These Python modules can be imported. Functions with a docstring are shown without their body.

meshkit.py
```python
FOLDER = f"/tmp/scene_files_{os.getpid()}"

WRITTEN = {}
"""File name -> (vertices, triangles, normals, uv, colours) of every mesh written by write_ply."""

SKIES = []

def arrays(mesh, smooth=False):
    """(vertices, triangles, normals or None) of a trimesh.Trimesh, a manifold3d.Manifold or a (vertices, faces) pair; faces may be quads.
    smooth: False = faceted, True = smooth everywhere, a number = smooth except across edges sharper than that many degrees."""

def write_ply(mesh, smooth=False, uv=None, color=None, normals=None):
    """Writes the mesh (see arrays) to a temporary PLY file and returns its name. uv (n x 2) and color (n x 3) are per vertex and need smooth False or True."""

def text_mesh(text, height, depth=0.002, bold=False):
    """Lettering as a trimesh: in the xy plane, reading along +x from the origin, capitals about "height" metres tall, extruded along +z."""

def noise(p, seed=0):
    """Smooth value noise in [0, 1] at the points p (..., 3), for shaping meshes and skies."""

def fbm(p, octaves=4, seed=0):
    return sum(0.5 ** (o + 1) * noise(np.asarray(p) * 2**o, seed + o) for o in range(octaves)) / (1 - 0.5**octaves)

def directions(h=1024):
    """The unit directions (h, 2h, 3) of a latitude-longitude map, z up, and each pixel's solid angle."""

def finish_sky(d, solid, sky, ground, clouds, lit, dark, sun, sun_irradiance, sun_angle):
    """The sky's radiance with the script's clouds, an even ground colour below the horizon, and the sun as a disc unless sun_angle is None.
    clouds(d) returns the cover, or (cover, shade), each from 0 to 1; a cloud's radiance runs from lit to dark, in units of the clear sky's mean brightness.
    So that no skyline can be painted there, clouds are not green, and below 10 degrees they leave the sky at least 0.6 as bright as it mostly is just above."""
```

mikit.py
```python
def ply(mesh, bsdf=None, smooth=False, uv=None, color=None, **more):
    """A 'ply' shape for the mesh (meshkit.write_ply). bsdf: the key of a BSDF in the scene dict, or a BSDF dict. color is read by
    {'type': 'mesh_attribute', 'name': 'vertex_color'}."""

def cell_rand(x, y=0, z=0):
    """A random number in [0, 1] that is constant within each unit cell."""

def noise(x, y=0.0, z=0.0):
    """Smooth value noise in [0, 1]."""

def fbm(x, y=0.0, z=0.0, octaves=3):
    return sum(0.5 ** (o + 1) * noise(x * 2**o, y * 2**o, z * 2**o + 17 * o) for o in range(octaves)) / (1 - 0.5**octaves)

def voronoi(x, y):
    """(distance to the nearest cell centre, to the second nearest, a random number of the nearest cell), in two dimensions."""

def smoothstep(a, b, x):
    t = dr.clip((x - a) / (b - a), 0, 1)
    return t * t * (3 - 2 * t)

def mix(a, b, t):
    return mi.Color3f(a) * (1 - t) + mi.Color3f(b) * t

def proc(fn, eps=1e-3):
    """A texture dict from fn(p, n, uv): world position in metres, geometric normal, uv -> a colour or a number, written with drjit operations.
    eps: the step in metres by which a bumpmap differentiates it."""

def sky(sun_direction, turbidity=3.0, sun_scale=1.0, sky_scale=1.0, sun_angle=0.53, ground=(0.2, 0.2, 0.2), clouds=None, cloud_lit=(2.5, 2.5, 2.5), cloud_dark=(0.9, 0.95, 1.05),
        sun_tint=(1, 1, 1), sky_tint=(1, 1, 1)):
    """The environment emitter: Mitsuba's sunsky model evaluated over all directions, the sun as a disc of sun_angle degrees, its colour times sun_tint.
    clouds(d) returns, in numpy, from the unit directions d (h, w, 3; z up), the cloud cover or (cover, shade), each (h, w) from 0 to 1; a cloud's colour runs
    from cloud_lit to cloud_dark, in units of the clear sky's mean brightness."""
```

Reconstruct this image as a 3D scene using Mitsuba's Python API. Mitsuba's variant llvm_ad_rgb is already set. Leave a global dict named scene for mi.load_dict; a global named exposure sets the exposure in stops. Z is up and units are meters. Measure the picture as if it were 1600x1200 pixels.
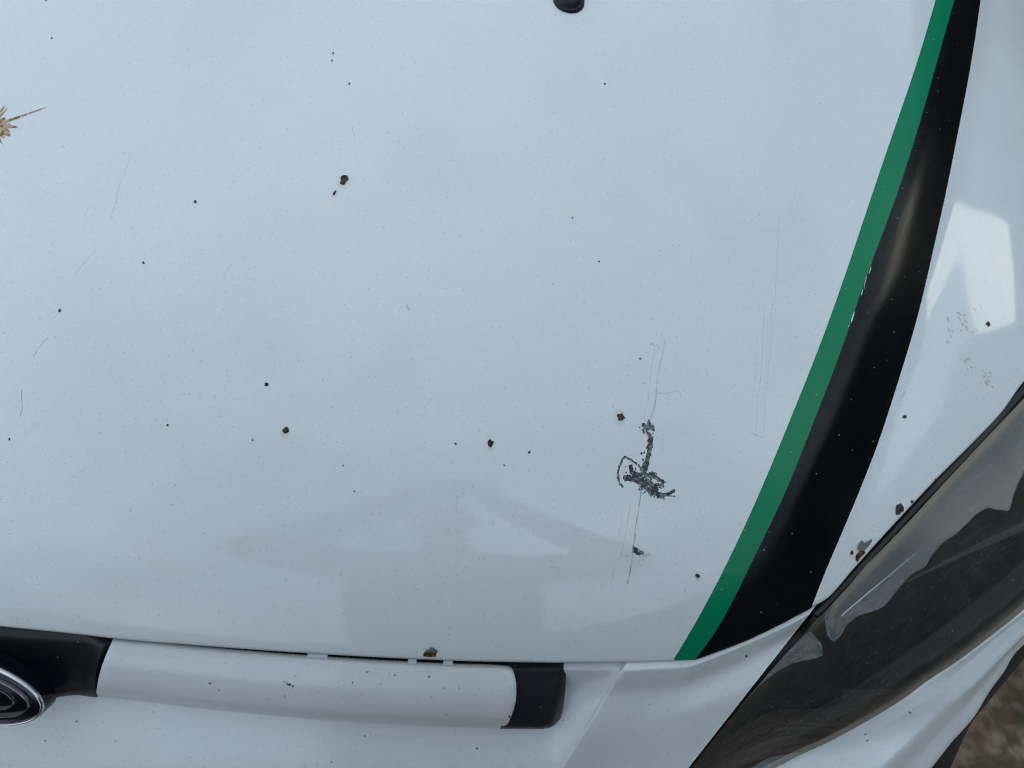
import math
import numpy as np, trimesh, mitsuba as mi, drjit as dr
import mikit, meshkit
from mikit import proc, noise, fbm, cell_rand, smoothstep, mix
from shapely.geometry import Polygon, LineString, Point, MultiPoint
from shapely.ops import unary_union

T = mi.ScalarTransform4f
scene, labels = {'type': 'scene'}, {}
exposure = 2.46

# ------------------------------------------------------------------ measured shapes (metres)
CAM = {'origin':[0.465,-0.21,1.612],'target':[0.40504,0.36043,0.79285],'up':[-0.08563,0.81466,0.57358],'fov':67.3801}
YF = [-0.059,0.11,0.07]
CREASE = [[0.622,0.6311,0.6648,0.6977,0.7374,0.7789,0.8237,0.8865,0.9173],[-0.0012,0.0189,0.0843,0.1547,0.2474,0.355,0.4885,0.6926,0.8134]]
EDGE = [[0,-0.05877],[0.03796,-0.05901],[0.08522,-0.05839],[0.12654,-0.05804],[0.1929,-0.05572],[0.29391,-0.0501],[0.39528,-0.04164],[0.44153,-0.03653],[0.49901,-0.02912],[0.5525,-0.02081],[0.57981,-0.01597],[0.5963,-0.01234],[0.60448,-0.00981],[0.61253,-0.00646],[0.6449,0.00843],[0.67769,0.02651],[0.69903,0.03976],[0.71279,0.04824],[0.73561,0.07339],[0.7555,0.09565],[0.78409,0.12683],[0.81481,0.15974],[0.85679,0.20262],[0.89289,0.24121],[0.91934,0.27517],[0.96857,0.32896]]
GL = [[0.90066,0.82572],[0.86643,0.72221],[0.82833,0.60885],[0.78817,0.49726],[0.75163,0.39507],[0.72208,0.31128],[0.69422,0.23623],[0.66737,0.16875],[0.64265,0.10814],[0.61814,0.05302],[0.59454,0.0065],[0.58191,-0.01504]]
GR = [[0.93074,0.84804],[0.8936,0.73671],[0.85461,0.62069],[0.81576,0.50547],[0.7787,0.40405],[0.74472,0.31785],[0.71686,0.24204],[0.69014,0.17393],[0.66312,0.10751],[0.63722,0.05212],[0.61497,0.00785],[0.60131,-0.01133]]
BR = [[0.97481,0.88881],[0.93976,0.77131],[0.90791,0.65375],[0.87761,0.55023],[0.85057,0.45849],[0.82544,0.3761],[0.80217,0.30192],[0.77778,0.23383],[0.75489,0.17221],[0.72801,0.10928],[0.70973,0.06713],[0.69963,0.03988]]
BLACK = [[0.93074,0.84804],[0.8936,0.73671],[0.85461,0.62069],[0.81576,0.50547],[0.7787,0.40405],[0.74472,0.31785],[0.71686,0.24204],[0.69014,0.17393],[0.66312,0.10751],[0.63722,0.05212],[0.61497,0.00785],[0.60131,-0.01133],[0.61253,-0.00646],[0.62867,0.00071],[0.6449,0.00843],[0.66116,0.01711],[0.67769,0.02651],[0.68885,0.03341],[0.69963,0.03988],[0.70973,0.06713],[0.72801,0.10928],[0.75489,0.17221],[0.77778,0.23383],[0.80217,0.30192],[0.82544,0.3761],[0.85057,0.45849],[0.87761,0.55023],[0.90791,0.65375],[0.93976,0.77131],[0.97481,0.88881]]
GREEN = [[0.90066,0.82572],[0.86643,0.72221],[0.82833,0.60885],[0.78817,0.49726],[0.75163,0.39507],[0.72208,0.31128],[0.69422,0.23623],[0.66737,0.16875],[0.64265,0.10814],[0.61814,0.05302],[0.59454,0.0065],[0.58191,-0.01504],[0.5908,-0.01363],[0.60131,-0.01133],[0.61497,0.00785],[0.63722,0.05212],[0.66312,0.10751],[0.69014,0.17393],[0.71686,0.24204],[0.74472,0.31785],[0.7787,0.40405],[0.81576,0.50547],[0.85461,0.62069],[0.8936,0.73671],[0.93074,0.84804]]
BUMPER = [[[-0.2122,-0.0309,0.9353],[-0.0489,-0.0354,0.9453],[0.0301,-0.0353,0.9441],[0.0929,-0.0348,0.9418],[0.166,-0.0323,0.9388],[0.2775,-0.0263,0.9316],[0.39,-0.0172,0.9214],[0.4471,-0.0113,0.9151],[0.5036,-0.0123,0.9358],[0.5261,-0.0099,0.9329],[0.545,-0.009,0.9337],[0.5504,-0.01,0.9385],[0.5874,-0.0038,0.9331],[0.6074,0.0006,0.9306],[0.6436,0.0163,0.9336],[0.6822,0.0355,0.9372],[0.7161,0.0551,0.9396]],[[-0.1963,-0.0451,0.9453],[-0.0357,-0.0492,0.9553],[0.0412,-0.0491,0.9541],[0.1023,-0.0485,0.9518],[0.1735,-0.0461,0.9488],[0.2818,-0.0402,0.9416],[0.3902,-0.0313,0.9314],[0.4451,-0.0254,0.9251],[0.4993,-0.0264,0.9479],[0.521,-0.0228,0.945],[0.5392,-0.0207,0.946],[0.5445,-0.0215,0.9513],[0.58,-0.0152,0.9459],[0.5994,-0.0109,0.9434],[0.6346,0.0044,0.9464],[0.672,0.0232,0.95],[0.7049,0.0422,0.9524]],[[-0.1933,-0.0511,0.9453],[-0.0328,-0.055,0.9553],[0.0435,-0.0548,0.9541],[0.1043,-0.0542,0.9518],[0.1751,-0.0518,0.9488],[0.2826,-0.046,0.9416],[0.3898,-0.0372,0.9314],[0.444,-0.0313,0.9251],[0.4974,-0.0319,0.9473],[0.5182,-0.0291,0.9444],[0.5354,-0.0275,0.9454],[0.5405,-0.0284,0.9505],[0.5755,-0.0219,0.9451],[0.5947,-0.0177,0.9426],[0.6296,-0.0024,0.9456],[0.6665,0.0163,0.9492],[0.6993,0.0351,0.9516]],[[-0.1919,-0.066,0.9383],[-0.0301,-0.0695,0.9483],[0.0456,-0.0692,0.9471],[0.1061,-0.0686,0.9448],[0.1766,-0.0661,0.9418],[0.283,-0.0604,0.9346],[0.3879,-0.0517,0.9244],[0.4406,-0.0458,0.9181],[0.4934,-0.0392,0.9164],[0.5147,-0.0356,0.9257],[0.5318,-0.0338,0.9388],[0.5372,-0.0337,0.944],[0.5719,-0.0271,0.9386],[0.5911,-0.0228,0.9361],[0.6259,-0.0075,0.9391],[0.6629,0.0114,0.9427],[0.6957,0.0303,0.9451]],[[-0.1981,-0.0812,0.9223],[-0.033,-0.0841,0.9323],[0.0428,-0.0838,0.9311],[0.1038,-0.0831,0.9288],[0.1747,-0.0807,0.9258],[0.2813,-0.075,0.9186],[0.3848,-0.0664,0.9084],[0.4365,-0.0604,0.9021],[0.4879,-0.0532,0.9005],[0.509,-0.0474,0.9099],[0.5259,-0.0436,0.9232],[0.5313,-0.043,0.9285],[0.5655,-0.036,0.9231],[0.5848,-0.0317,0.9206],[0.6198,-0.0161,0.9236],[0.6568,0.0032,0.9272],[0.6899,0.0221,0.9296]],[[-0.1938,-0.1104,0.9103],[-0.0299,-0.1057,0.9203],[0.0439,-0.1025,0.9191],[0.1039,-0.0995,0.9168],[0.1743,-0.095,0.9138],[0.2801,-0.0869,0.9066],[0.3824,-0.0773,0.8964],[0.4333,-0.0717,0.8901],[0.4828,-0.0662,0.8871],[0.5006,-0.0654,0.8935],[0.5131,-0.0658,0.9028],[0.5172,-0.0661,0.9065],[0.548,-0.0611,0.9011],[0.5665,-0.0577,0.8986],[0.5967,-0.0477,0.9016],[0.6264,-0.0359,0.9052],[0.6537,-0.024,0.9076]],[[-0.1921,-0.1567,0.8853],[-0.0257,-0.1463,0.8953],[0.0462,-0.1412,0.8941],[0.1053,-0.1367,0.8918],[0.1751,-0.1308,0.8888],[0.279,-0.1213,0.8816],[0.3768,-0.1113,0.8714],[0.4247,-0.1058,0.8651],[0.4697,-0.1005,0.8598],[0.4848,-0.099,0.8609],[0.494,-0.0983,0.8634],[0.4972,-0.0981,0.8645],[0.5248,-0.0941,0.8591],[0.5429,-0.0913,0.8566],[0.57,-0.0847,0.8596],[0.5947,-0.0774,0.8632],[0.6187,-0.07,0.8656]],[[-0.2012,-0.1902,0.8553],[-0.0303,-0.1757,0.8653],[0.0412,-0.1692,0.8641],[0.1008,-0.1635,0.8618],[0.1713,-0.1566,0.8588],[0.2753,-0.1459,0.8516],[0.3712,-0.1354,0.8414],[0.4176,-0.1301,0.8351],[0.4598,-0.125,0.8287],[0.473,-0.1235,0.8274],[0.4793,-0.1227,0.8267],[0.4818,-0.1224,0.8265],[0.5071,-0.119,0.8211],[0.5251,-0.1166,0.8186],[0.5501,-0.1125,0.8216],[0.5712,-0.1085,0.8252],[0.593,-0.1042,0.8276]],[[-0.2187,-0.2158,0.8203],[-0.0416,-0.198,0.8303],[0.0308,-0.1903,0.8291],[0.0916,-0.1837,0.8268],[0.1637,-0.1759,0.8238],[0.2696,-0.1642,0.8166],[0.3654,-0.1532,0.8064],[0.4113,-0.1479,0.8001],[0.452,-0.143,0.7928],[0.4638,-0.1415,0.7892],[0.4679,-0.1408,0.7858],[0.4697,-0.1405,0.7845],[0.4937,-0.1375,0.7791],[0.5118,-0.1354,0.7766],[0.5355,-0.1331,0.7796],[0.5543,-0.1315,0.7832],[0.5748,-0.1295,0.7856]],[[-0.3065,-0.2652,0.6903],[-0.1039,-0.24,0.7003],[-0.0239,-0.2296,0.6991],[0.0442,-0.2207,0.6968],[0.1254,-0.2106,0.6938],[0.2431,-0.196,0.6866],[0.3465,-0.1833,0.6764],[0.395,-0.1776,0.6701],[0.4359,-0.1728,0.6617],[0.4458,-0.1715,0.6557],[0.4458,-0.1713,0.649],[0.4464,-0.1712,0.6465],[0.4692,-0.1688,0.6411],[0.4888,-0.1671,0.6386],[0.5119,-0.1681,0.6416],[0.5274,-0.1708,0.6452],[0.5471,-0.1729,0.6476]]]
BAR = [[[0.1111,-0.0515,0.9596],[0.1169,-0.0517,0.9625],[0.1464,-0.0509,0.9612],[0.179,-0.0503,0.9598],[0.2324,-0.0484,0.9562],[0.2857,-0.0458,0.9526],[0.3388,-0.0422,0.9475],[0.3924,-0.0379,0.9424],[0.4301,-0.0338,0.938],[0.4428,-0.0331,0.9365],[0.4474,-0.0343,0.933]],[[0.1191,-0.054,0.9741],[0.1248,-0.0543,0.977],[0.1533,-0.0535,0.9757],[0.185,-0.0529,0.9743],[0.2372,-0.051,0.9707],[0.2894,-0.0484,0.9671],[0.3414,-0.0449,0.962],[0.3938,-0.0406,0.9569],[0.4307,-0.0366,0.9525],[0.4429,-0.0359,0.951],[0.4474,-0.0371,0.9475]],[[0.1212,-0.0557,0.9781],[0.1269,-0.056,0.981],[0.1554,-0.0552,0.9797],[0.187,-0.0546,0.9783],[0.2389,-0.0527,0.9747],[0.2907,-0.0502,0.9711],[0.3423,-0.0467,0.966],[0.3943,-0.0424,0.9609],[0.431,-0.0384,0.9565],[0.4433,-0.0377,0.955],[0.4478,-0.0389,0.9515]],[[0.1216,-0.0582,0.9794],[0.1274,-0.0584,0.9823],[0.1565,-0.0576,0.981],[0.1884,-0.057,0.9796],[0.24,-0.0552,0.976],[0.2916,-0.0527,0.9724],[0.343,-0.0492,0.9673],[0.3948,-0.045,0.9622],[0.4314,-0.041,0.9578],[0.4441,-0.0403,0.9563],[0.4488,-0.0412,0.9528]],[[0.1211,-0.0609,0.9788],[0.1269,-0.0612,0.9817],[0.1568,-0.0603,0.9804],[0.1891,-0.0598,0.979],[0.2407,-0.058,0.9754],[0.2922,-0.0555,0.9718],[0.3435,-0.052,0.9667],[0.3952,-0.0478,0.9616],[0.4317,-0.0438,0.9572],[0.445,-0.043,0.9557],[0.4498,-0.0438,0.9522]],[[0.1188,-0.0661,0.9751],[0.1247,-0.0664,0.978],[0.1563,-0.0656,0.9767],[0.1897,-0.0651,0.9753],[0.2413,-0.0634,0.9717],[0.2928,-0.061,0.9681],[0.3441,-0.0575,0.963],[0.3958,-0.0533,0.9579],[0.4323,-0.0494,0.9535],[0.4464,-0.0485,0.952],[0.4515,-0.0488,0.9485]],[[0.1143,-0.0758,0.9661],[0.1206,-0.0761,0.969],[0.1545,-0.0753,0.9677],[0.19,-0.0749,0.9663],[0.2418,-0.0734,0.9627],[0.2935,-0.0712,0.9591],[0.3449,-0.0677,0.954],[0.3968,-0.0636,0.9489],[0.433,-0.0597,0.9445],[0.4475,-0.0586,0.943],[0.4525,-0.0583,0.9395]],[[0.109,-0.0846,0.9531],[0.1156,-0.085,0.956],[0.1507,-0.0843,0.9547],[0.1887,-0.0841,0.9533],[0.2409,-0.0826,0.9497],[0.2932,-0.0807,0.9461],[0.345,-0.0771,0.941],[0.3973,-0.0731,0.9359],[0.4329,-0.0694,0.9315],[0.4463,-0.0683,0.93],[0.4505,-0.0674,0.9265]],[[0.1053,-0.0887,0.9436],[0.1121,-0.0891,0.9465],[0.1475,-0.0885,0.9452],[0.1868,-0.0884,0.9438],[0.2396,-0.087,0.9402],[0.2923,-0.0852,0.9366],[0.3446,-0.0816,0.9315],[0.3973,-0.0775,0.9264],[0.4326,-0.0739,0.922],[0.4448,-0.0729,0.9205],[0.4483,-0.0717,0.917]],[[0.1019,-0.0904,0.9356],[0.1089,-0.0909,0.9385],[0.1443,-0.0904,0.9372],[0.1847,-0.0903,0.9358],[0.2379,-0.0889,0.9322],[0.2911,-0.0871,0.9286],[0.3439,-0.0835,0.9235],[0.3971,-0.0794,0.9184],[0.4322,-0.0759,0.914],[0.4437,-0.0749,0.9125],[0.4466,-0.0736,0.909]],[[0.0962,-0.0906,0.9236],[0.1033,-0.091,0.9265],[0.1392,-0.0906,0.9252],[0.1806,-0.0906,0.9238],[0.2347,-0.0892,0.9202],[0.2887,-0.0874,0.9166],[0.3423,-0.0838,0.9115],[0.3963,-0.0797,0.9064],[0.4316,-0.0761,0.902],[0.4425,-0.0752,0.9005],[0.4451,-0.0738,0.897]],[[0.0877,-0.0866,0.9086],[0.0949,-0.087,0.9115],[0.1317,-0.0865,0.9102],[0.1738,-0.0865,0.9088],[0.2292,-0.0851,0.9052],[0.2845,-0.0833,0.9016],[0.3393,-0.0796,0.8965],[0.3946,-0.0754,0.8914],[0.4309,-0.0717,0.887],[0.4425,-0.0708,0.8855],[0.4454,-0.0694,0.882]]]
BACK = [[[-0.0287,-0.0332,0.9803],[0.0469,-0.0331,0.9791],[0.1069,-0.0326,0.9768],[0.1769,-0.0302,0.9738],[0.2832,-0.0243,0.9666],[0.3899,-0.0153,0.9564],[0.4439,-0.0093,0.9501]],[[-0.0228,-0.0462,0.9783],[0.052,-0.0461,0.9771],[0.1115,-0.0455,0.9748],[0.1807,-0.0431,0.9718],[0.2861,-0.0373,0.9646],[0.3917,-0.0285,0.9544],[0.4453,-0.0227,0.9481]],[[-0.0193,-0.0549,0.9763],[0.055,-0.0547,0.9751],[0.1142,-0.0541,0.9728],[0.1831,-0.0517,0.9698],[0.2879,-0.046,0.9626],[0.393,-0.0374,0.9524],[0.4463,-0.0316,0.9461]],[[-0.0205,-0.0595,0.9703],[0.0541,-0.0593,0.9691],[0.1134,-0.0587,0.9668],[0.1826,-0.0563,0.9638],[0.2878,-0.0506,0.9566],[0.3933,-0.042,0.9464],[0.4467,-0.0363,0.9401]],[[-0.0273,-0.0608,0.9583],[0.0484,-0.0606,0.9571],[0.1086,-0.06,0.9548],[0.1788,-0.0576,0.9518],[0.2856,-0.0518,0.9446],[0.3926,-0.0432,0.9344],[0.4469,-0.0374,0.9281]]]
CAP = [[[0.4404,-0.0235,0.9407],[0.4466,-0.0227,0.94],[0.462,-0.0205,0.9379],[0.4788,-0.0181,0.9358],[0.4879,-0.0171,0.9347],[0.4915,-0.0163,0.9302]],[[0.4411,-0.0334,0.9527],[0.4469,-0.0326,0.952],[0.4623,-0.0305,0.9499],[0.4784,-0.0282,0.9478],[0.487,-0.027,0.9467],[0.491,-0.0253,0.9422]],[[0.4432,-0.0388,0.9532],[0.4488,-0.038,0.9525],[0.4626,-0.036,0.9504],[0.4783,-0.0338,0.9483],[0.4866,-0.0325,0.9472],[0.4916,-0.0301,0.9427]],[[0.4453,-0.0453,0.9482],[0.4507,-0.0446,0.9475],[0.4629,-0.0428,0.9454],[0.4782,-0.0406,0.9433],[0.4862,-0.0391,0.9422],[0.4926,-0.0356,0.9377]],[[0.4467,-0.0561,0.9382],[0.4517,-0.0554,0.9375],[0.4634,-0.0537,0.9354],[0.4781,-0.0517,0.9333],[0.4856,-0.0499,0.9322],[0.4933,-0.0446,0.9277]],[[0.4453,-0.0666,0.9252],[0.45,-0.066,0.9245],[0.4639,-0.0641,0.9224],[0.4781,-0.0621,0.9203],[0.485,-0.06,0.9192],[0.4931,-0.0532,0.9147]],[[0.4432,-0.0728,0.9157],[0.4476,-0.0722,0.915],[0.4642,-0.0701,0.9129],[0.4781,-0.0682,0.9108],[0.4847,-0.0659,0.9097],[0.4925,-0.0581,0.9052]],[[0.441,-0.0762,0.9047],[0.4454,-0.0756,0.904],[0.4644,-0.0732,0.9019],[0.4781,-0.0713,0.8998],[0.4846,-0.0689,0.8987],[0.4921,-0.0604,0.8942]],[[0.4406,-0.0705,0.8807],[0.4451,-0.0699,0.88],[0.4644,-0.0675,0.8779],[0.4786,-0.0656,0.8758],[0.4854,-0.0631,0.8747],[0.4932,-0.0545,0.8702]]]
FRAME = [[[-0.1856,-0.0469,0.9583],[-0.1269,-0.0412,0.9622],[-0.0712,-0.0418,0.9657],[-0.0318,-0.0425,0.9683],[0.0114,-0.0435,0.9676],[0.0457,-0.0439,0.9671],[0.0654,-0.0448,0.9664],[0.0852,-0.0451,0.9657],[0.1052,-0.045,0.9649],[0.1131,-0.0446,0.9626]],[[-0.165,-0.058,0.9723],[-0.1078,-0.0533,0.9762],[-0.0538,-0.0543,0.9797],[-0.0155,-0.0548,0.9823],[0.0257,-0.0551,0.9816],[0.0582,-0.0547,0.9811],[0.0769,-0.0546,0.9804],[0.0956,-0.0545,0.9797],[0.1143,-0.0544,0.9789],[0.1213,-0.054,0.9766]],[[-0.1612,-0.0649,0.9696],[-0.1039,-0.061,0.9735],[-0.0503,-0.0623,0.977],[-0.0123,-0.0627,0.9796],[0.0282,-0.0623,0.9789],[0.0598,-0.0611,0.9785],[0.0781,-0.06,0.9777],[0.0964,-0.0597,0.9772],[0.1152,-0.0606,0.9801],[0.1202,-0.0596,0.9756]],[[-0.1608,-0.074,0.9599],[-0.1031,-0.0713,0.9638],[-0.0496,-0.073,0.9673],[-0.0116,-0.0732,0.9699],[0.028,-0.0719,0.9693],[0.0587,-0.0694,0.9688],[0.0764,-0.067,0.9681],[0.0941,-0.0661,0.9674],[0.113,-0.0681,0.9748],[0.1156,-0.0665,0.9676]],[[-0.1594,-0.087,0.9473],[-0.1012,-0.0858,0.9512],[-0.0479,-0.0881,0.9547],[-0.0099,-0.0881,0.9573],[0.0284,-0.0855,0.9567],[0.0577,-0.0814,0.9562],[0.0746,-0.0769,0.9555],[0.0914,-0.0753,0.9547],[0.1093,-0.0776,0.9639],[0.1099,-0.0758,0.9556]],[[-0.1551,-0.1005,0.9377],[-0.0967,-0.1009,0.9416],[-0.0439,-0.1038,0.9451],[-0.0061,-0.1036,0.9477],[0.0308,-0.0997,0.9471],[0.0587,-0.094,0.9466],[0.0747,-0.0876,0.9459],[0.0907,-0.0854,0.9453],[0.1055,-0.0867,0.9505],[0.1061,-0.0854,0.9446]],[[-0.1542,-0.1074,0.9312],[-0.0957,-0.1085,0.9351],[-0.043,-0.1117,0.9387],[-0.0052,-0.1114,0.9412],[0.0311,-0.1068,0.9406],[0.0583,-0.1003,0.9401],[0.0739,-0.0929,0.9394],[0.0894,-0.0904,0.9388],[0.1023,-0.0909,0.9402],[0.1034,-0.09,0.9366]],[[-0.1587,-0.1103,0.9223],[-0.0996,-0.1118,0.9262],[-0.0465,-0.1152,0.9297],[-0.0085,-0.1148,0.9323],[0.0277,-0.1099,0.9316],[0.0548,-0.1028,0.9311],[0.0703,-0.0949,0.9304],[0.0856,-0.0921,0.9297],[0.0976,-0.0922,0.9289],[0.0991,-0.0915,0.9266]],[[-0.1781,-0.1061,0.9019],[-0.1173,-0.1075,0.9059],[-0.0627,-0.111,0.9094],[-0.0235,-0.1106,0.9119],[0.0139,-0.1056,0.9113],[0.042,-0.0985,0.9108],[0.0581,-0.0904,0.9101],[0.0739,-0.0876,0.9094],[0.0867,-0.0879,0.9093],[0.0881,-0.0871,0.9066]]]
EMBLEM = [0.0084,-0.1012,0.9722]
LENS_TOP = [[0.9654,0.3079,0.9851],[0.9497,0.2915,0.9867],[0.9346,0.2758,0.988],[0.9205,0.261,0.9886],[0.9071,0.2469,0.9885],[0.8942,0.2333,0.9881],[0.8816,0.22,0.9875],[0.8694,0.2071,0.9867],[0.8575,0.1944,0.9859],[0.8459,0.1819,0.985],[0.8344,0.1697,0.984],[0.8234,0.1578,0.9827],[0.8127,0.1462,0.9811],[0.8023,0.1349,0.9794],[0.7921,0.1238,0.9774],[0.782,0.1131,0.9753],[0.7721,0.1027,0.973],[0.7624,0.0927,0.9702],[0.7529,0.0831,0.967],[0.7437,0.0736,0.9634],[0.7348,0.0641,0.9598],[0.7261,0.0545,0.956],[0.718,0.0453,0.9512],[0.7108,0.0372,0.9437],[0.7048,0.0303,0.9326],[0.6973,0.0219,0.9255],[0.6893,0.0128,0.9201],[0.6811,0.0036,0.9152],[0.673,-0.0056,0.9101],[0.6654,-0.0146,0.9041],[0.658,-0.0236,0.8976],[0.6508,-0.0326,0.8908],[0.6437,-0.0415,0.8835],[0.6367,-0.0505,0.8759],[0.6298,-0.0594,0.8676],[0.623,-0.0682,0.8589],[0.6162,-0.0771,0.8499],[0.6093,-0.086,0.8406],[0.6023,-0.0949,0.8309],[0.5953,-0.1038,0.8208],[0.5882,-0.1128,0.8104]]
LENS_LOW = [[0.9506,0.1108,0.92],[0.9414,0.1022,0.9197],[0.9325,0.0941,0.9188],[0.9238,0.0864,0.9176],[0.9153,0.079,0.9162],[0.9069,0.0718,0.9146],[0.8988,0.0651,0.9123],[0.8912,0.059,0.9092],[0.8836,0.053,0.9059],[0.8759,0.0469,0.9029],[0.8682,0.0408,0.9],[0.8604,0.0348,0.897],[0.8526,0.0289,0.894],[0.8448,0.0233,0.891],[0.8368,0.018,0.8879],[0.8289,0.0127,0.8848],[0.821,0.0071,0.8817],[0.8133,0.0011,0.8789],[0.8056,-0.0049,0.8759],[0.798,-0.0102,0.8724],[0.7904,-0.0152,0.8683],[0.7829,-0.02,0.8639],[0.7753,-0.0247,0.8594],[0.7677,-0.0293,0.8549],[0.76,-0.0338,0.8502],[0.7523,-0.0382,0.8455],[0.7445,-0.0425,0.8407],[0.7365,-0.0465,0.8359],[0.7284,-0.0504,0.831],[0.7203,-0.0543,0.8261],[0.7122,-0.0586,0.8213],[0.7041,-0.0631,0.8165],[0.6958,-0.0677,0.8124],[0.6873,-0.0725,0.8089],[0.6787,-0.0773,0.8055],[0.6702,-0.0822,0.8022],[0.6617,-0.0871,0.7988],[0.6532,-0.092,0.7953],[0.6446,-0.097,0.7919],[0.6361,-0.102,0.7884],[0.6277,-0.107,0.785]]
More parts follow.
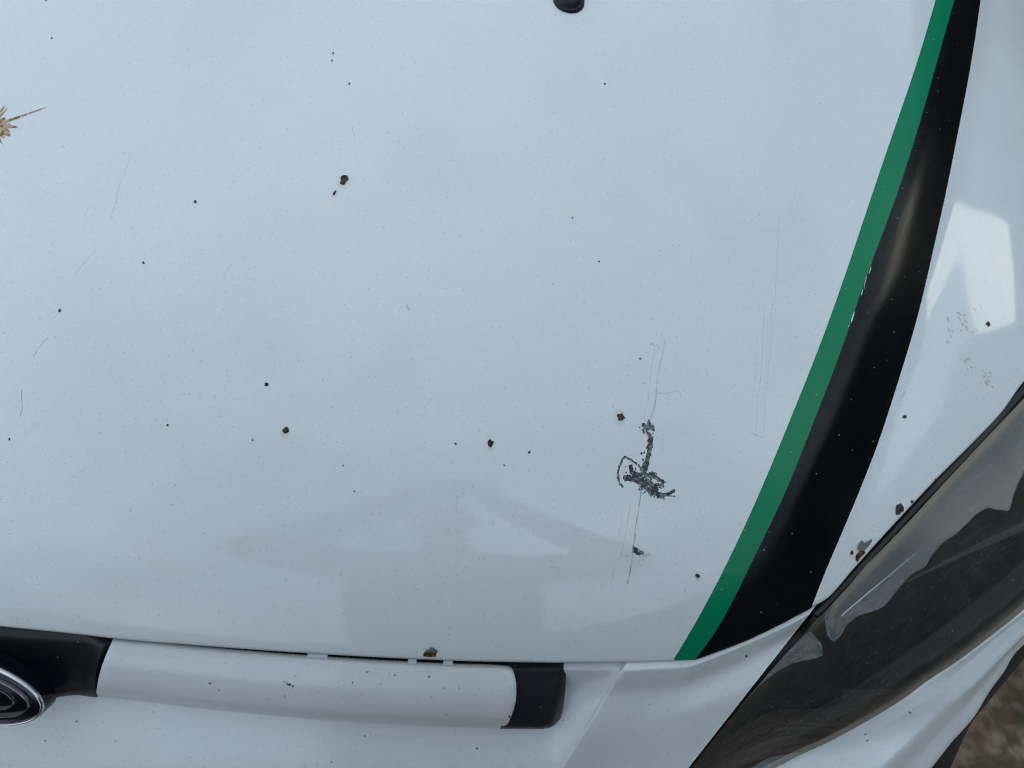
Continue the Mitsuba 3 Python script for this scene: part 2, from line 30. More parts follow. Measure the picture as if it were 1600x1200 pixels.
CORNER = [[[0.9506,0.1108,0.89],[0.9414,0.1022,0.8897],[0.9325,0.0941,0.8888],[0.9238,0.0864,0.8876],[0.9153,0.079,0.8862],[0.9069,0.0718,0.8846],[0.8988,0.0651,0.8823],[0.8912,0.059,0.8792],[0.8836,0.053,0.8759],[0.8759,0.0469,0.8729],[0.8682,0.0408,0.87],[0.8604,0.0348,0.867],[0.8526,0.0289,0.864],[0.8448,0.0233,0.861],[0.8368,0.018,0.8579],[0.8289,0.0127,0.8548],[0.821,0.0071,0.8517],[0.8133,0.0011,0.8489],[0.8056,-0.0049,0.8459],[0.798,-0.0102,0.8424],[0.7904,-0.0152,0.8383],[0.7829,-0.02,0.8339],[0.7753,-0.0247,0.8294],[0.7677,-0.0293,0.8249],[0.76,-0.0338,0.8202],[0.7523,-0.0382,0.8155],[0.7445,-0.0425,0.8107],[0.7365,-0.0465,0.8059],[0.7284,-0.0504,0.801],[0.7203,-0.0543,0.7961],[0.7122,-0.0586,0.7913],[0.7041,-0.0631,0.7865],[0.6958,-0.0677,0.7824],[0.6873,-0.0725,0.7789],[0.6787,-0.0773,0.7755],[0.6702,-0.0822,0.7722],[0.6617,-0.0871,0.7688],[0.6532,-0.092,0.7653],[0.6446,-0.097,0.7619],[0.6361,-0.102,0.7584],[0.6277,-0.107,0.755]],[[0.9506,0.1108,0.914],[0.9414,0.1022,0.9137],[0.9325,0.0941,0.9128],[0.9238,0.0864,0.9116],[0.9153,0.079,0.9102],[0.9069,0.0718,0.9086],[0.8988,0.0651,0.9063],[0.8912,0.059,0.9032],[0.8836,0.053,0.8999],[0.8759,0.0469,0.8969],[0.8682,0.0408,0.894],[0.8604,0.0348,0.891],[0.8526,0.0289,0.888],[0.8448,0.0233,0.885],[0.8368,0.018,0.8819],[0.8289,0.0127,0.8788],[0.821,0.0071,0.8757],[0.8133,0.0011,0.8729],[0.8056,-0.0049,0.8699],[0.798,-0.0102,0.8664],[0.7904,-0.0152,0.8623],[0.7829,-0.02,0.8579],[0.7753,-0.0247,0.8534],[0.7677,-0.0293,0.8489],[0.76,-0.0338,0.8442],[0.7523,-0.0382,0.8395],[0.7445,-0.0425,0.8347],[0.7365,-0.0465,0.8299],[0.7284,-0.0504,0.825],[0.7203,-0.0543,0.8201],[0.7122,-0.0586,0.8153],[0.7041,-0.0631,0.8105],[0.6958,-0.0677,0.8064],[0.6873,-0.0725,0.8029],[0.6787,-0.0773,0.7995],[0.6702,-0.0822,0.7962],[0.6617,-0.0871,0.7928],[0.6532,-0.092,0.7893],[0.6446,-0.097,0.7859],[0.6361,-0.102,0.7824],[0.6277,-0.107,0.779]],[[0.9559,0.1126,0.914],[0.9465,0.1039,0.9137],[0.9375,0.0957,0.9128],[0.9288,0.0879,0.9116],[0.9202,0.0804,0.9102],[0.9117,0.0732,0.9086],[0.9036,0.0665,0.9063],[0.8958,0.0603,0.9032],[0.8882,0.0542,0.8999],[0.8804,0.0481,0.8969],[0.8726,0.0419,0.894],[0.8647,0.0358,0.891],[0.8569,0.0299,0.888],[0.8489,0.0243,0.885],[0.8409,0.0189,0.8819],[0.8329,0.0135,0.8788],[0.8249,0.0079,0.8757],[0.8171,0.0018,0.8729],[0.8094,-0.0042,0.8699],[0.8017,-0.0096,0.8664],[0.7941,-0.0147,0.8623],[0.7865,-0.0195,0.8579],[0.7788,-0.0242,0.8534],[0.7711,-0.0289,0.8489],[0.7634,-0.0334,0.8442],[0.7556,-0.0379,0.8395],[0.7477,-0.0422,0.8347],[0.7396,-0.0462,0.8299],[0.7314,-0.0501,0.825],[0.7232,-0.0542,0.8201],[0.7151,-0.0585,0.8153],[0.7069,-0.063,0.8105],[0.6985,-0.0677,0.8064],[0.69,-0.0724,0.8029],[0.6813,-0.0773,0.7995],[0.6727,-0.0822,0.7962],[0.6641,-0.0872,0.7928],[0.6555,-0.0921,0.7893],[0.647,-0.0971,0.7859],[0.6384,-0.1022,0.7824],[0.6298,-0.1073,0.779]],[[0.958,0.1113,0.9085],[0.9488,0.1031,0.9082],[0.94,0.0953,0.9074],[0.9315,0.0879,0.9062],[0.9231,0.0807,0.9048],[0.9149,0.0737,0.9033],[0.9069,0.0671,0.9012],[0.8994,0.061,0.8983],[0.892,0.0551,0.8952],[0.8845,0.049,0.8922],[0.877,0.0429,0.8894],[0.8695,0.0368,0.8867],[0.862,0.0307,0.8839],[0.8544,0.0249,0.8811],[0.8469,0.0191,0.8782],[0.8393,0.0133,0.8754],[0.8318,0.0074,0.8726],[0.8243,0.0013,0.87],[0.8169,-0.0046,0.8671],[0.8095,-0.01,0.8638],[0.8021,-0.0149,0.8601],[0.7947,-0.0197,0.8561],[0.7872,-0.0242,0.852],[0.7797,-0.0288,0.8478],[0.7722,-0.0332,0.8434],[0.7647,-0.0377,0.839],[0.7571,-0.0421,0.8346],[0.7495,-0.0463,0.83],[0.7418,-0.0505,0.8254],[0.7341,-0.0547,0.8208],[0.7264,-0.0591,0.8162],[0.7186,-0.0636,0.8117],[0.7107,-0.0681,0.8075],[0.7026,-0.0727,0.8036],[0.6946,-0.0774,0.7999],[0.6864,-0.0821,0.7963],[0.6783,-0.087,0.7928],[0.6702,-0.0919,0.7894],[0.662,-0.0969,0.7861],[0.6539,-0.1019,0.7829],[0.6457,-0.107,0.7798]],[[0.9596,0.1104,0.9043],[0.9506,0.1025,0.904],[0.942,0.095,0.9032],[0.9336,0.0878,0.9021],[0.9254,0.0808,0.9007],[0.9173,0.074,0.8993],[0.9095,0.0675,0.8973],[0.9021,0.0615,0.8946],[0.8949,0.0557,0.8916],[0.8876,0.0497,0.8887],[0.8803,0.0436,0.886],[0.8731,0.0375,0.8833],[0.8658,0.0314,0.8807],[0.8586,0.0253,0.8781],[0.8514,0.0193,0.8754],[0.8442,0.0131,0.8728],[0.837,0.007,0.8703],[0.8298,0.0009,0.8677],[0.8226,-0.0049,0.8649],[0.8155,-0.0102,0.8619],[0.8083,-0.0152,0.8585],[0.801,-0.0198,0.8548],[0.7937,-0.0243,0.8509],[0.7863,-0.0287,0.8469],[0.779,-0.0331,0.8428],[0.7716,-0.0375,0.8387],[0.7644,-0.042,0.8345],[0.7571,-0.0464,0.8301],[0.7497,-0.0507,0.8257],[0.7424,-0.0551,0.8213],[0.735,-0.0595,0.8169],[0.7275,-0.064,0.8126],[0.7199,-0.0684,0.8084],[0.7123,-0.0729,0.8042],[0.7046,-0.0774,0.8002],[0.6969,-0.082,0.7964],[0.6891,-0.0868,0.7929],[0.6813,-0.0917,0.7895],[0.6735,-0.0966,0.7863],[0.6656,-0.1017,0.7833],[0.6578,-0.1068,0.7804]],[[0.9601,0.1101,0.903],[0.9511,0.1023,0.9027],[0.9426,0.0949,0.9019],[0.9343,0.0878,0.9008],[0.9261,0.0809,0.8995],[0.9181,0.0741,0.898],[0.9103,0.0677,0.8961],[0.9029,0.0617,0.8935],[0.8958,0.0559,0.8905],[0.8886,0.05,0.8875],[0.8814,0.0439,0.8849],[0.8742,0.0377,0.8823],[0.8671,0.0316,0.8797],[0.8599,0.0255,0.8771],[0.8528,0.0193,0.8745],[0.8457,0.0131,0.872],[0.8386,0.0069,0.8696],[0.8315,0.0008,0.867],[0.8245,-0.005,0.8643],[0.8174,-0.0103,0.8613],[0.8102,-0.0152,0.8579],[0.803,-0.0199,0.8544],[0.7957,-0.0243,0.8506],[0.7884,-0.0287,0.8466],[0.7811,-0.033,0.8426],[0.7738,-0.0375,0.8386],[0.7666,-0.0419,0.8345],[0.7594,-0.0464,0.8302],[0.7522,-0.0508,0.8258],[0.745,-0.0552,0.8214],[0.7377,-0.0597,0.8171],[0.7303,-0.0641,0.8129],[0.7228,-0.0685,0.8087],[0.7153,-0.073,0.8044],[0.7078,-0.0774,0.8003],[0.7001,-0.082,0.7965],[0.6925,-0.0868,0.7929],[0.6848,-0.0916,0.7895],[0.6771,-0.0966,0.7864],[0.6693,-0.1016,0.7834],[0.6616,-0.1067,0.7806]],[[0.9606,0.1086,0.9013],[0.9519,0.1011,0.9009],[0.9436,0.0938,0.9001],[0.9355,0.0868,0.899],[0.9276,0.08,0.8977],[0.9198,0.0734,0.8962],[0.9122,0.067,0.8943],[0.905,0.0611,0.8918],[0.898,0.0553,0.8889],[0.8911,0.0495,0.886],[0.8841,0.0435,0.8834],[0.8771,0.0374,0.8808],[0.8701,0.0313,0.8783],[0.8632,0.0253,0.8757],[0.8563,0.0193,0.8732],[0.8494,0.0132,0.8707],[0.8424,0.0071,0.8682],[0.8355,0.0012,0.8657],[0.8286,-0.0045,0.863],[0.8217,-0.0097,0.86],[0.8147,-0.0146,0.8568],[0.8077,-0.0193,0.8534],[0.8006,-0.0238,0.8497],[0.7935,-0.0283,0.846],[0.7865,-0.0328,0.8422],[0.7795,-0.0373,0.8384],[0.7725,-0.0419,0.8344],[0.7656,-0.0464,0.8303],[0.7586,-0.0509,0.8262],[0.7516,-0.0555,0.822],[0.7446,-0.06,0.8178],[0.7375,-0.0644,0.8137],[0.7303,-0.0689,0.8095],[0.7231,-0.0733,0.8053],[0.7159,-0.0779,0.8013],[0.7086,-0.0825,0.7975],[0.7013,-0.0873,0.794],[0.694,-0.0922,0.7906],[0.6867,-0.0973,0.7875],[0.6793,-0.1024,0.7845],[0.672,-0.1076,0.7816]],[[0.9621,0.1043,0.8964],[0.9542,0.0973,0.8958],[0.9466,0.0906,0.8949],[0.9392,0.084,0.8937],[0.9319,0.0776,0.8924],[0.9248,0.0713,0.8909],[0.9178,0.0652,0.8891],[0.9111,0.0593,0.8869],[0.9047,0.0536,0.8843],[0.8983,0.048,0.8816],[0.8919,0.0422,0.879],[0.8855,0.0365,0.8766],[0.8792,0.0306,0.8741],[0.8728,0.0248,0.8717],[0.8665,0.0191,0.8692],[0.8601,0.0134,0.8668],[0.8537,0.0078,0.8643],[0.8472,0.0024,0.8618],[0.8408,-0.0029,0.8592],[0.8343,-0.0079,0.8564],[0.8278,-0.0128,0.8535],[0.8214,-0.0177,0.8504],[0.815,-0.0225,0.8473],[0.8086,-0.0273,0.8441],[0.8023,-0.0321,0.8409],[0.796,-0.0369,0.8376],[0.7897,-0.0418,0.8343],[0.7835,-0.0466,0.8308],[0.7773,-0.0514,0.8273],[0.771,-0.0561,0.8236],[0.7648,-0.0608,0.8198],[0.7585,-0.0653,0.816],[0.7522,-0.0699,0.812],[0.7459,-0.0744,0.808],[0.7396,-0.0791,0.8042],[0.7333,-0.084,0.8006],[0.7271,-0.089,0.7971],[0.7209,-0.0941,0.7938],[0.7147,-0.0993,0.7907],[0.7086,-0.1046,0.7876],[0.7025,-0.1101,0.7847]],[[0.9638,0.0996,0.891],[0.9567,0.0932,0.8902],[0.9499,0.087,0.8892],[0.9432,0.0809,0.888],[0.9367,0.0749,0.8866],[0.9303,0.0689,0.885],[0.9239,0.0631,0.8834],[0.9178,0.0573,0.8816],[0.9119,0.0518,0.8793],[0.9062,0.0463,0.8768],[0.9005,0.0409,0.8743],[0.8948,0.0354,0.8719],[0.8891,0.0299,0.8695],[0.8834,0.0243,0.8672],[0.8776,0.0189,0.8649],[0.8719,0.0136,0.8625],[0.866,0.0086,0.86],[0.8601,0.0037,0.8575],[0.8541,-0.0012,0.855],[0.8481,-0.006,0.8524],[0.8423,-0.0109,0.8498],[0.8365,-0.0159,0.8472],[0.8308,-0.021,0.8446],[0.8252,-0.0261,0.8421],[0.8197,-0.0313,0.8395],[0.8141,-0.0365,0.8369],[0.8087,-0.0417,0.8342],[0.8032,-0.0468,0.8314],[0.7978,-0.0519,0.8285],[0.7924,-0.0569,0.8254],[0.7869,-0.0617,0.8221],[0.7815,-0.0663,0.8185],[0.7762,-0.071,0.8147],[0.7708,-0.0757,0.811],[0.7656,-0.0805,0.8073],[0.7605,-0.0856,0.8039],[0.7554,-0.0908,0.8006],[0.7504,-0.0961,0.7974],[0.7455,-0.1016,0.7942],[0.7407,-0.1071,0.7911],[0.736,-0.1128,0.7881]],[[0.9756,0.1053,0.873],[0.9694,0.0992,0.8714],[0.9632,0.0932,0.8695],[0.9572,0.0874,0.8675],[0.9513,0.0816,0.8654],[0.9455,0.0759,0.8631],[0.9397,0.0703,0.8608],[0.9341,0.0647,0.8583],[0.9285,0.0594,0.8554],[0.9232,0.0542,0.8524],[0.9181,0.0484,0.8497],[0.9132,0.0422,0.8474],[0.9082,0.0362,0.845],[0.903,0.0304,0.8425],[0.8979,0.0246,0.8399],[0.8928,0.0189,0.8373],[0.8877,0.0131,0.8349],[0.8827,0.0074,0.8324],[0.8777,0.0017,0.83],[0.8725,-0.0037,0.8273],[0.8673,-0.0089,0.8245],[0.862,-0.014,0.8215],[0.8567,-0.0192,0.8185],[0.8515,-0.0245,0.8157],[0.8464,-0.03,0.8129],[0.8414,-0.0355,0.8101],[0.8364,-0.0409,0.8072],[0.8314,-0.0463,0.8043],[0.8263,-0.0516,0.8013],[0.8212,-0.0567,0.7982],[0.816,-0.0618,0.7949],[0.8109,-0.0668,0.7914],[0.8059,-0.0718,0.7879],[0.8009,-0.0769,0.7844],[0.7961,-0.0821,0.781],[0.7913,-0.0874,0.7776],[0.7867,-0.0928,0.7743],[0.7821,-0.0983,0.771],[0.7775,-0.1039,0.7678],[0.7731,-0.1096,0.7646],[0.7687,-0.1153,0.7614]],[[0.9875,0.111,0.855],[0.982,0.1052,0.8525],[0.9766,0.0995,0.8499],[0.9712,0.0938,0.8471],[0.966,0.0883,0.8442],[0.9607,0.0829,0.8412],[0.9555,0.0775,0.8381],[0.9504,0.0721,0.835],[0.9452,0.0671,0.8315],[0.9402,0.062,0.8279],[0.9357,0.0559,0.8252],[0.9316,0.049,0.823],[0.9273,0.0424,0.8205],[0.9227,0.0364,0.8177],[0.9181,0.0304,0.8148],[0.9137,0.0242,0.8121],[0.9095,0.0177,0.8097],[0.9054,0.0111,0.8074],[0.9012,0.0047,0.8049],[0.8969,-0.0013,0.8022],[0.8922,-0.0069,0.7991],[0.8874,-0.0122,0.7958],[0.8825,-0.0175,0.7925],[0.8777,-0.023,0.7892],[0.8732,-0.0287,0.7862],[0.8686,-0.0345,0.7833],[0.8641,-0.0402,0.7803],[0.8595,-0.0458,0.7772],[0.8548,-0.0512,0.7741],[0.85,-0.0566,0.7709],[0.8451,-0.0619,0.7677],[0.8403,-0.0672,0.7644],[0.8356,-0.0726,0.7611],[0.831,-0.0781,0.7579],[0.8266,-0.0836,0.7546],[0.8222,-0.0892,0.7513],[0.8179,-0.0948,0.748],[0.8137,-0.1005,0.7447],[0.8095,-0.1062,0.7414],[0.8054,-0.112,0.7381],[0.8014,-0.1178,0.7347]],[[0.9375,0.171,0.755],[0.932,0.1652,0.7525],[0.9266,0.1595,0.7499],[0.9212,0.1538,0.7471],[0.916,0.1483,0.7442],[0.9107,0.1429,0.7412],[0.9055,0.1375,0.7381],[0.9004,0.1321,0.735],[0.8952,0.1271,0.7315],[0.8902,0.122,0.7279],[0.8857,0.1159,0.7252],[0.8816,0.109,0.723],[0.8773,0.1024,0.7205],[0.8727,0.0964,0.7177],[0.8681,0.0904,0.7148],[0.8637,0.0842,0.7121],[0.8595,0.0777,0.7097],[0.8554,0.0711,0.7074],[0.8512,0.0647,0.7049],[0.8469,0.0587,0.7022],[0.8422,0.0531,0.6991],[0.8374,0.0478,0.6958],[0.8325,0.0425,0.6925],[0.8277,0.037,0.6892],[0.8232,0.0313,0.6862],[0.8186,0.0255,0.6833],[0.8141,0.0198,0.6803],[0.8095,0.0142,0.6772],[0.8048,0.0088,0.6741],[0.8,0.0034,0.6709],[0.7951,-0.0019,0.6677],[0.7903,-0.0072,0.6644],[0.7856,-0.0126,0.6611],[0.781,-0.0181,0.6579],[0.7766,-0.0236,0.6546],[0.7722,-0.0292,0.6513],[0.7679,-0.0348,0.648],[0.7637,-0.0405,0.6447],[0.7595,-0.0462,0.6414],[0.7554,-0.052,0.6381],[0.7514,-0.0578,0.6347]],[[0.9075,0.211,0.555],[0.902,0.2052,0.5525],[0.8966,0.1995,0.5499],[0.8912,0.1938,0.5471],[0.886,0.1883,0.5442],[0.8807,0.1829,0.5412],[0.8755,0.1775,0.5381],[0.8704,0.1721,0.535],[0.8652,0.1671,0.5315],[0.8602,0.162,0.5279],[0.8557,0.1559,0.5252],[0.8516,0.149,0.523],[0.8473,0.1424,0.5205],[0.8427,0.1364,0.5177],[0.8381,0.1304,0.5148],[0.8337,0.1242,0.5121],[0.8295,0.1177,0.5097],[0.8254,0.1111,0.5074],[0.8212,0.1047,0.5049],[0.8169,0.0987,0.5022],[0.8122,0.0931,0.4991],[0.8074,0.0878,0.4958],[0.8025,0.0825,0.4925],[0.7977,0.077,0.4892],[0.7932,0.0713,0.4862],[0.7886,0.0655,0.4833],[0.7841,0.0598,0.4803],[0.7795,0.0542,0.4772],[0.7748,0.0488,0.4741],[0.77,0.0434,0.4709],[0.7651,0.0381,0.4677],[0.7603,0.0328,0.4644],[0.7556,0.0274,0.4611],[0.751,0.0219,0.4579],[0.7466,0.0164,0.4546],[0.7422,0.0108,0.4513],[0.7379,0.0052,0.448],[0.7337,-0.0005,0.4447],[0.7295,-0.0062,0.4414],[0.7254,-0.012,0.4381],[0.7214,-0.0178,0.4347]]]
LIP = [[[1.1672,0.2225,0.5333],[1.1603,0.2151,0.5297],[1.1533,0.2075,0.5263],[1.1462,0.1997,0.5231],[1.1392,0.1918,0.5202],[1.1321,0.1837,0.5176],[1.1249,0.1754,0.5154],[1.1177,0.167,0.5135],[1.1105,0.1584,0.5119],[1.1032,0.1496,0.5106],[1.0961,0.1408,0.5093],[1.0891,0.132,0.5082],[1.0822,0.1231,0.5071],[1.0755,0.1143,0.5059],[1.0691,0.1054,0.5048],[1.063,0.0963,0.5037],[1.0569,0.0874,0.5026],[1.0506,0.0788,0.5014],[1.0438,0.0708,0.5001],[1.0366,0.0632,0.4986],[1.0291,0.0558,0.497],[1.0216,0.0485,0.4954],[1.0142,0.0411,0.4939],[1.0071,0.0337,0.4924],[1,0.0263,0.4909],[0.993,0.0189,0.4894],[0.986,0.0115,0.4879],[0.9791,0.0041,0.4864],[0.9722,-0.0032,0.4849],[0.9654,-0.0105,0.4834],[0.9587,-0.0178,0.4819],[0.952,-0.0251,0.4804],[0.9455,-0.0324,0.4789],[0.939,-0.0397,0.4774],[0.9326,-0.047,0.4759],[0.9263,-0.0543,0.4744],[0.9201,-0.0615,0.473],[0.9139,-0.0688,0.4715],[0.9079,-0.076,0.47],[0.9019,-0.0833,0.4685],[0.896,-0.0905,0.467]],[[1.2095,0.2188,0.4867],[1.2047,0.2129,0.4805],[1.1997,0.2069,0.4748],[1.1943,0.2005,0.4696],[1.1884,0.1939,0.4652],[1.1819,0.1869,0.4617],[1.1749,0.1796,0.4593],[1.1675,0.172,0.4575],[1.16,0.1643,0.4561],[1.1524,0.1566,0.4549],[1.1448,0.1489,0.4537],[1.1373,0.1412,0.4525],[1.1299,0.1337,0.4511],[1.1226,0.1261,0.4498],[1.1153,0.1187,0.4484],[1.1081,0.1112,0.447],[1.1009,0.1037,0.4456],[1.0936,0.0964,0.4442],[1.087,0.0887,0.443],[1.0813,0.0804,0.442],[1.0759,0.0718,0.4411],[1.0707,0.0632,0.4403],[1.0655,0.0548,0.4394],[1.0605,0.0463,0.4386],[1.0555,0.038,0.4378],[1.0504,0.0297,0.437],[1.0452,0.0216,0.4361],[1.0399,0.0136,0.4351],[1.0346,0.0056,0.4342],[1.0292,-0.0022,0.4332],[1.0238,-0.0099,0.4322],[1.0182,-0.0175,0.4311],[1.0126,-0.0249,0.43],[1.0069,-0.0322,0.4289],[1.0011,-0.0394,0.4277],[0.9952,-0.0465,0.4265],[0.9892,-0.0534,0.4253],[0.9832,-0.0603,0.424],[0.977,-0.0671,0.4227],[0.9708,-0.0737,0.4214],[0.9644,-0.0803,0.42]],[[1.1995,0.2288,0.4567],[1.1947,0.2229,0.4505],[1.1897,0.2169,0.4448],[1.1843,0.2105,0.4396],[1.1784,0.2039,0.4352],[1.1719,0.1969,0.4317],[1.1649,0.1896,0.4293],[1.1575,0.182,0.4275],[1.15,0.1743,0.4261],[1.1424,0.1666,0.4249],[1.1348,0.1589,0.4237],[1.1273,0.1512,0.4225],[1.1199,0.1437,0.4211],[1.1126,0.1361,0.4198],[1.1053,0.1287,0.4184],[1.0981,0.1212,0.417],[1.0909,0.1137,0.4156],[1.0836,0.1064,0.4142],[1.077,0.0987,0.413],[1.0713,0.0904,0.412],[1.0659,0.0818,0.4111],[1.0607,0.0732,0.4103],[1.0555,0.0648,0.4094],[1.0505,0.0563,0.4086],[1.0455,0.048,0.4078],[1.0404,0.0397,0.407],[1.0352,0.0316,0.4061],[1.0299,0.0236,0.4051],[1.0246,0.0156,0.4042],[1.0192,0.0078,0.4032],[1.0138,0.0001,0.4022],[1.0082,-0.0075,0.4011],[1.0026,-0.0149,0.4],[0.9969,-0.0222,0.3989],[0.9911,-0.0294,0.3977],[0.9852,-0.0365,0.3965],[0.9792,-0.0434,0.3953],[0.9732,-0.0503,0.394],[0.967,-0.0571,0.3927],[0.9608,-0.0637,0.3914],[0.9544,-0.0703,0.39]],[[1.1495,0.2788,0.4267],[1.1447,0.2729,0.4205],[1.1397,0.2669,0.4148],[1.1343,0.2605,0.4096],[1.1284,0.2539,0.4052],[1.1219,0.2469,0.4017],[1.1149,0.2396,0.3993],[1.1075,0.232,0.3975],[1.1,0.2243,0.3961],[1.0924,0.2166,0.3949],[1.0848,0.2089,0.3937],[1.0773,0.2012,0.3925],[1.0699,0.1937,0.3911],[1.0626,0.1861,0.3898],[1.0553,0.1787,0.3884],[1.0481,0.1712,0.387],[1.0409,0.1637,0.3856],[1.0336,0.1564,0.3842],[1.027,0.1487,0.383],[1.0213,0.1404,0.382],[1.0159,0.1318,0.3811],[1.0107,0.1232,0.3803],[1.0055,0.1148,0.3794],[1.0005,0.1063,0.3786],[0.9955,0.098,0.3778],[0.9904,0.0897,0.377],[0.9852,0.0816,0.3761],[0.9799,0.0736,0.3751],[0.9746,0.0656,0.3742],[0.9692,0.0578,0.3732],[0.9638,0.0501,0.3722],[0.9582,0.0425,0.3711],[0.9526,0.0351,0.37],[0.9469,0.0278,0.3689],[0.9411,0.0206,0.3677],[0.9352,0.0135,0.3665],[0.9292,0.0066,0.3653],[0.9232,-0.0003,0.364],[0.917,-0.0071,0.3627],[0.9108,-0.0137,0.3614],[0.9044,-0.0203,0.36]]]
SEAL = [[0.96724,0.32044],[0.91933,0.26773],[0.85663,0.1981],[0.8149,0.15349],[0.78427,0.12026],[0.75596,0.08948],[0.73616,0.0684],[0.71778,0.04878],[0.7053,0.03615]]
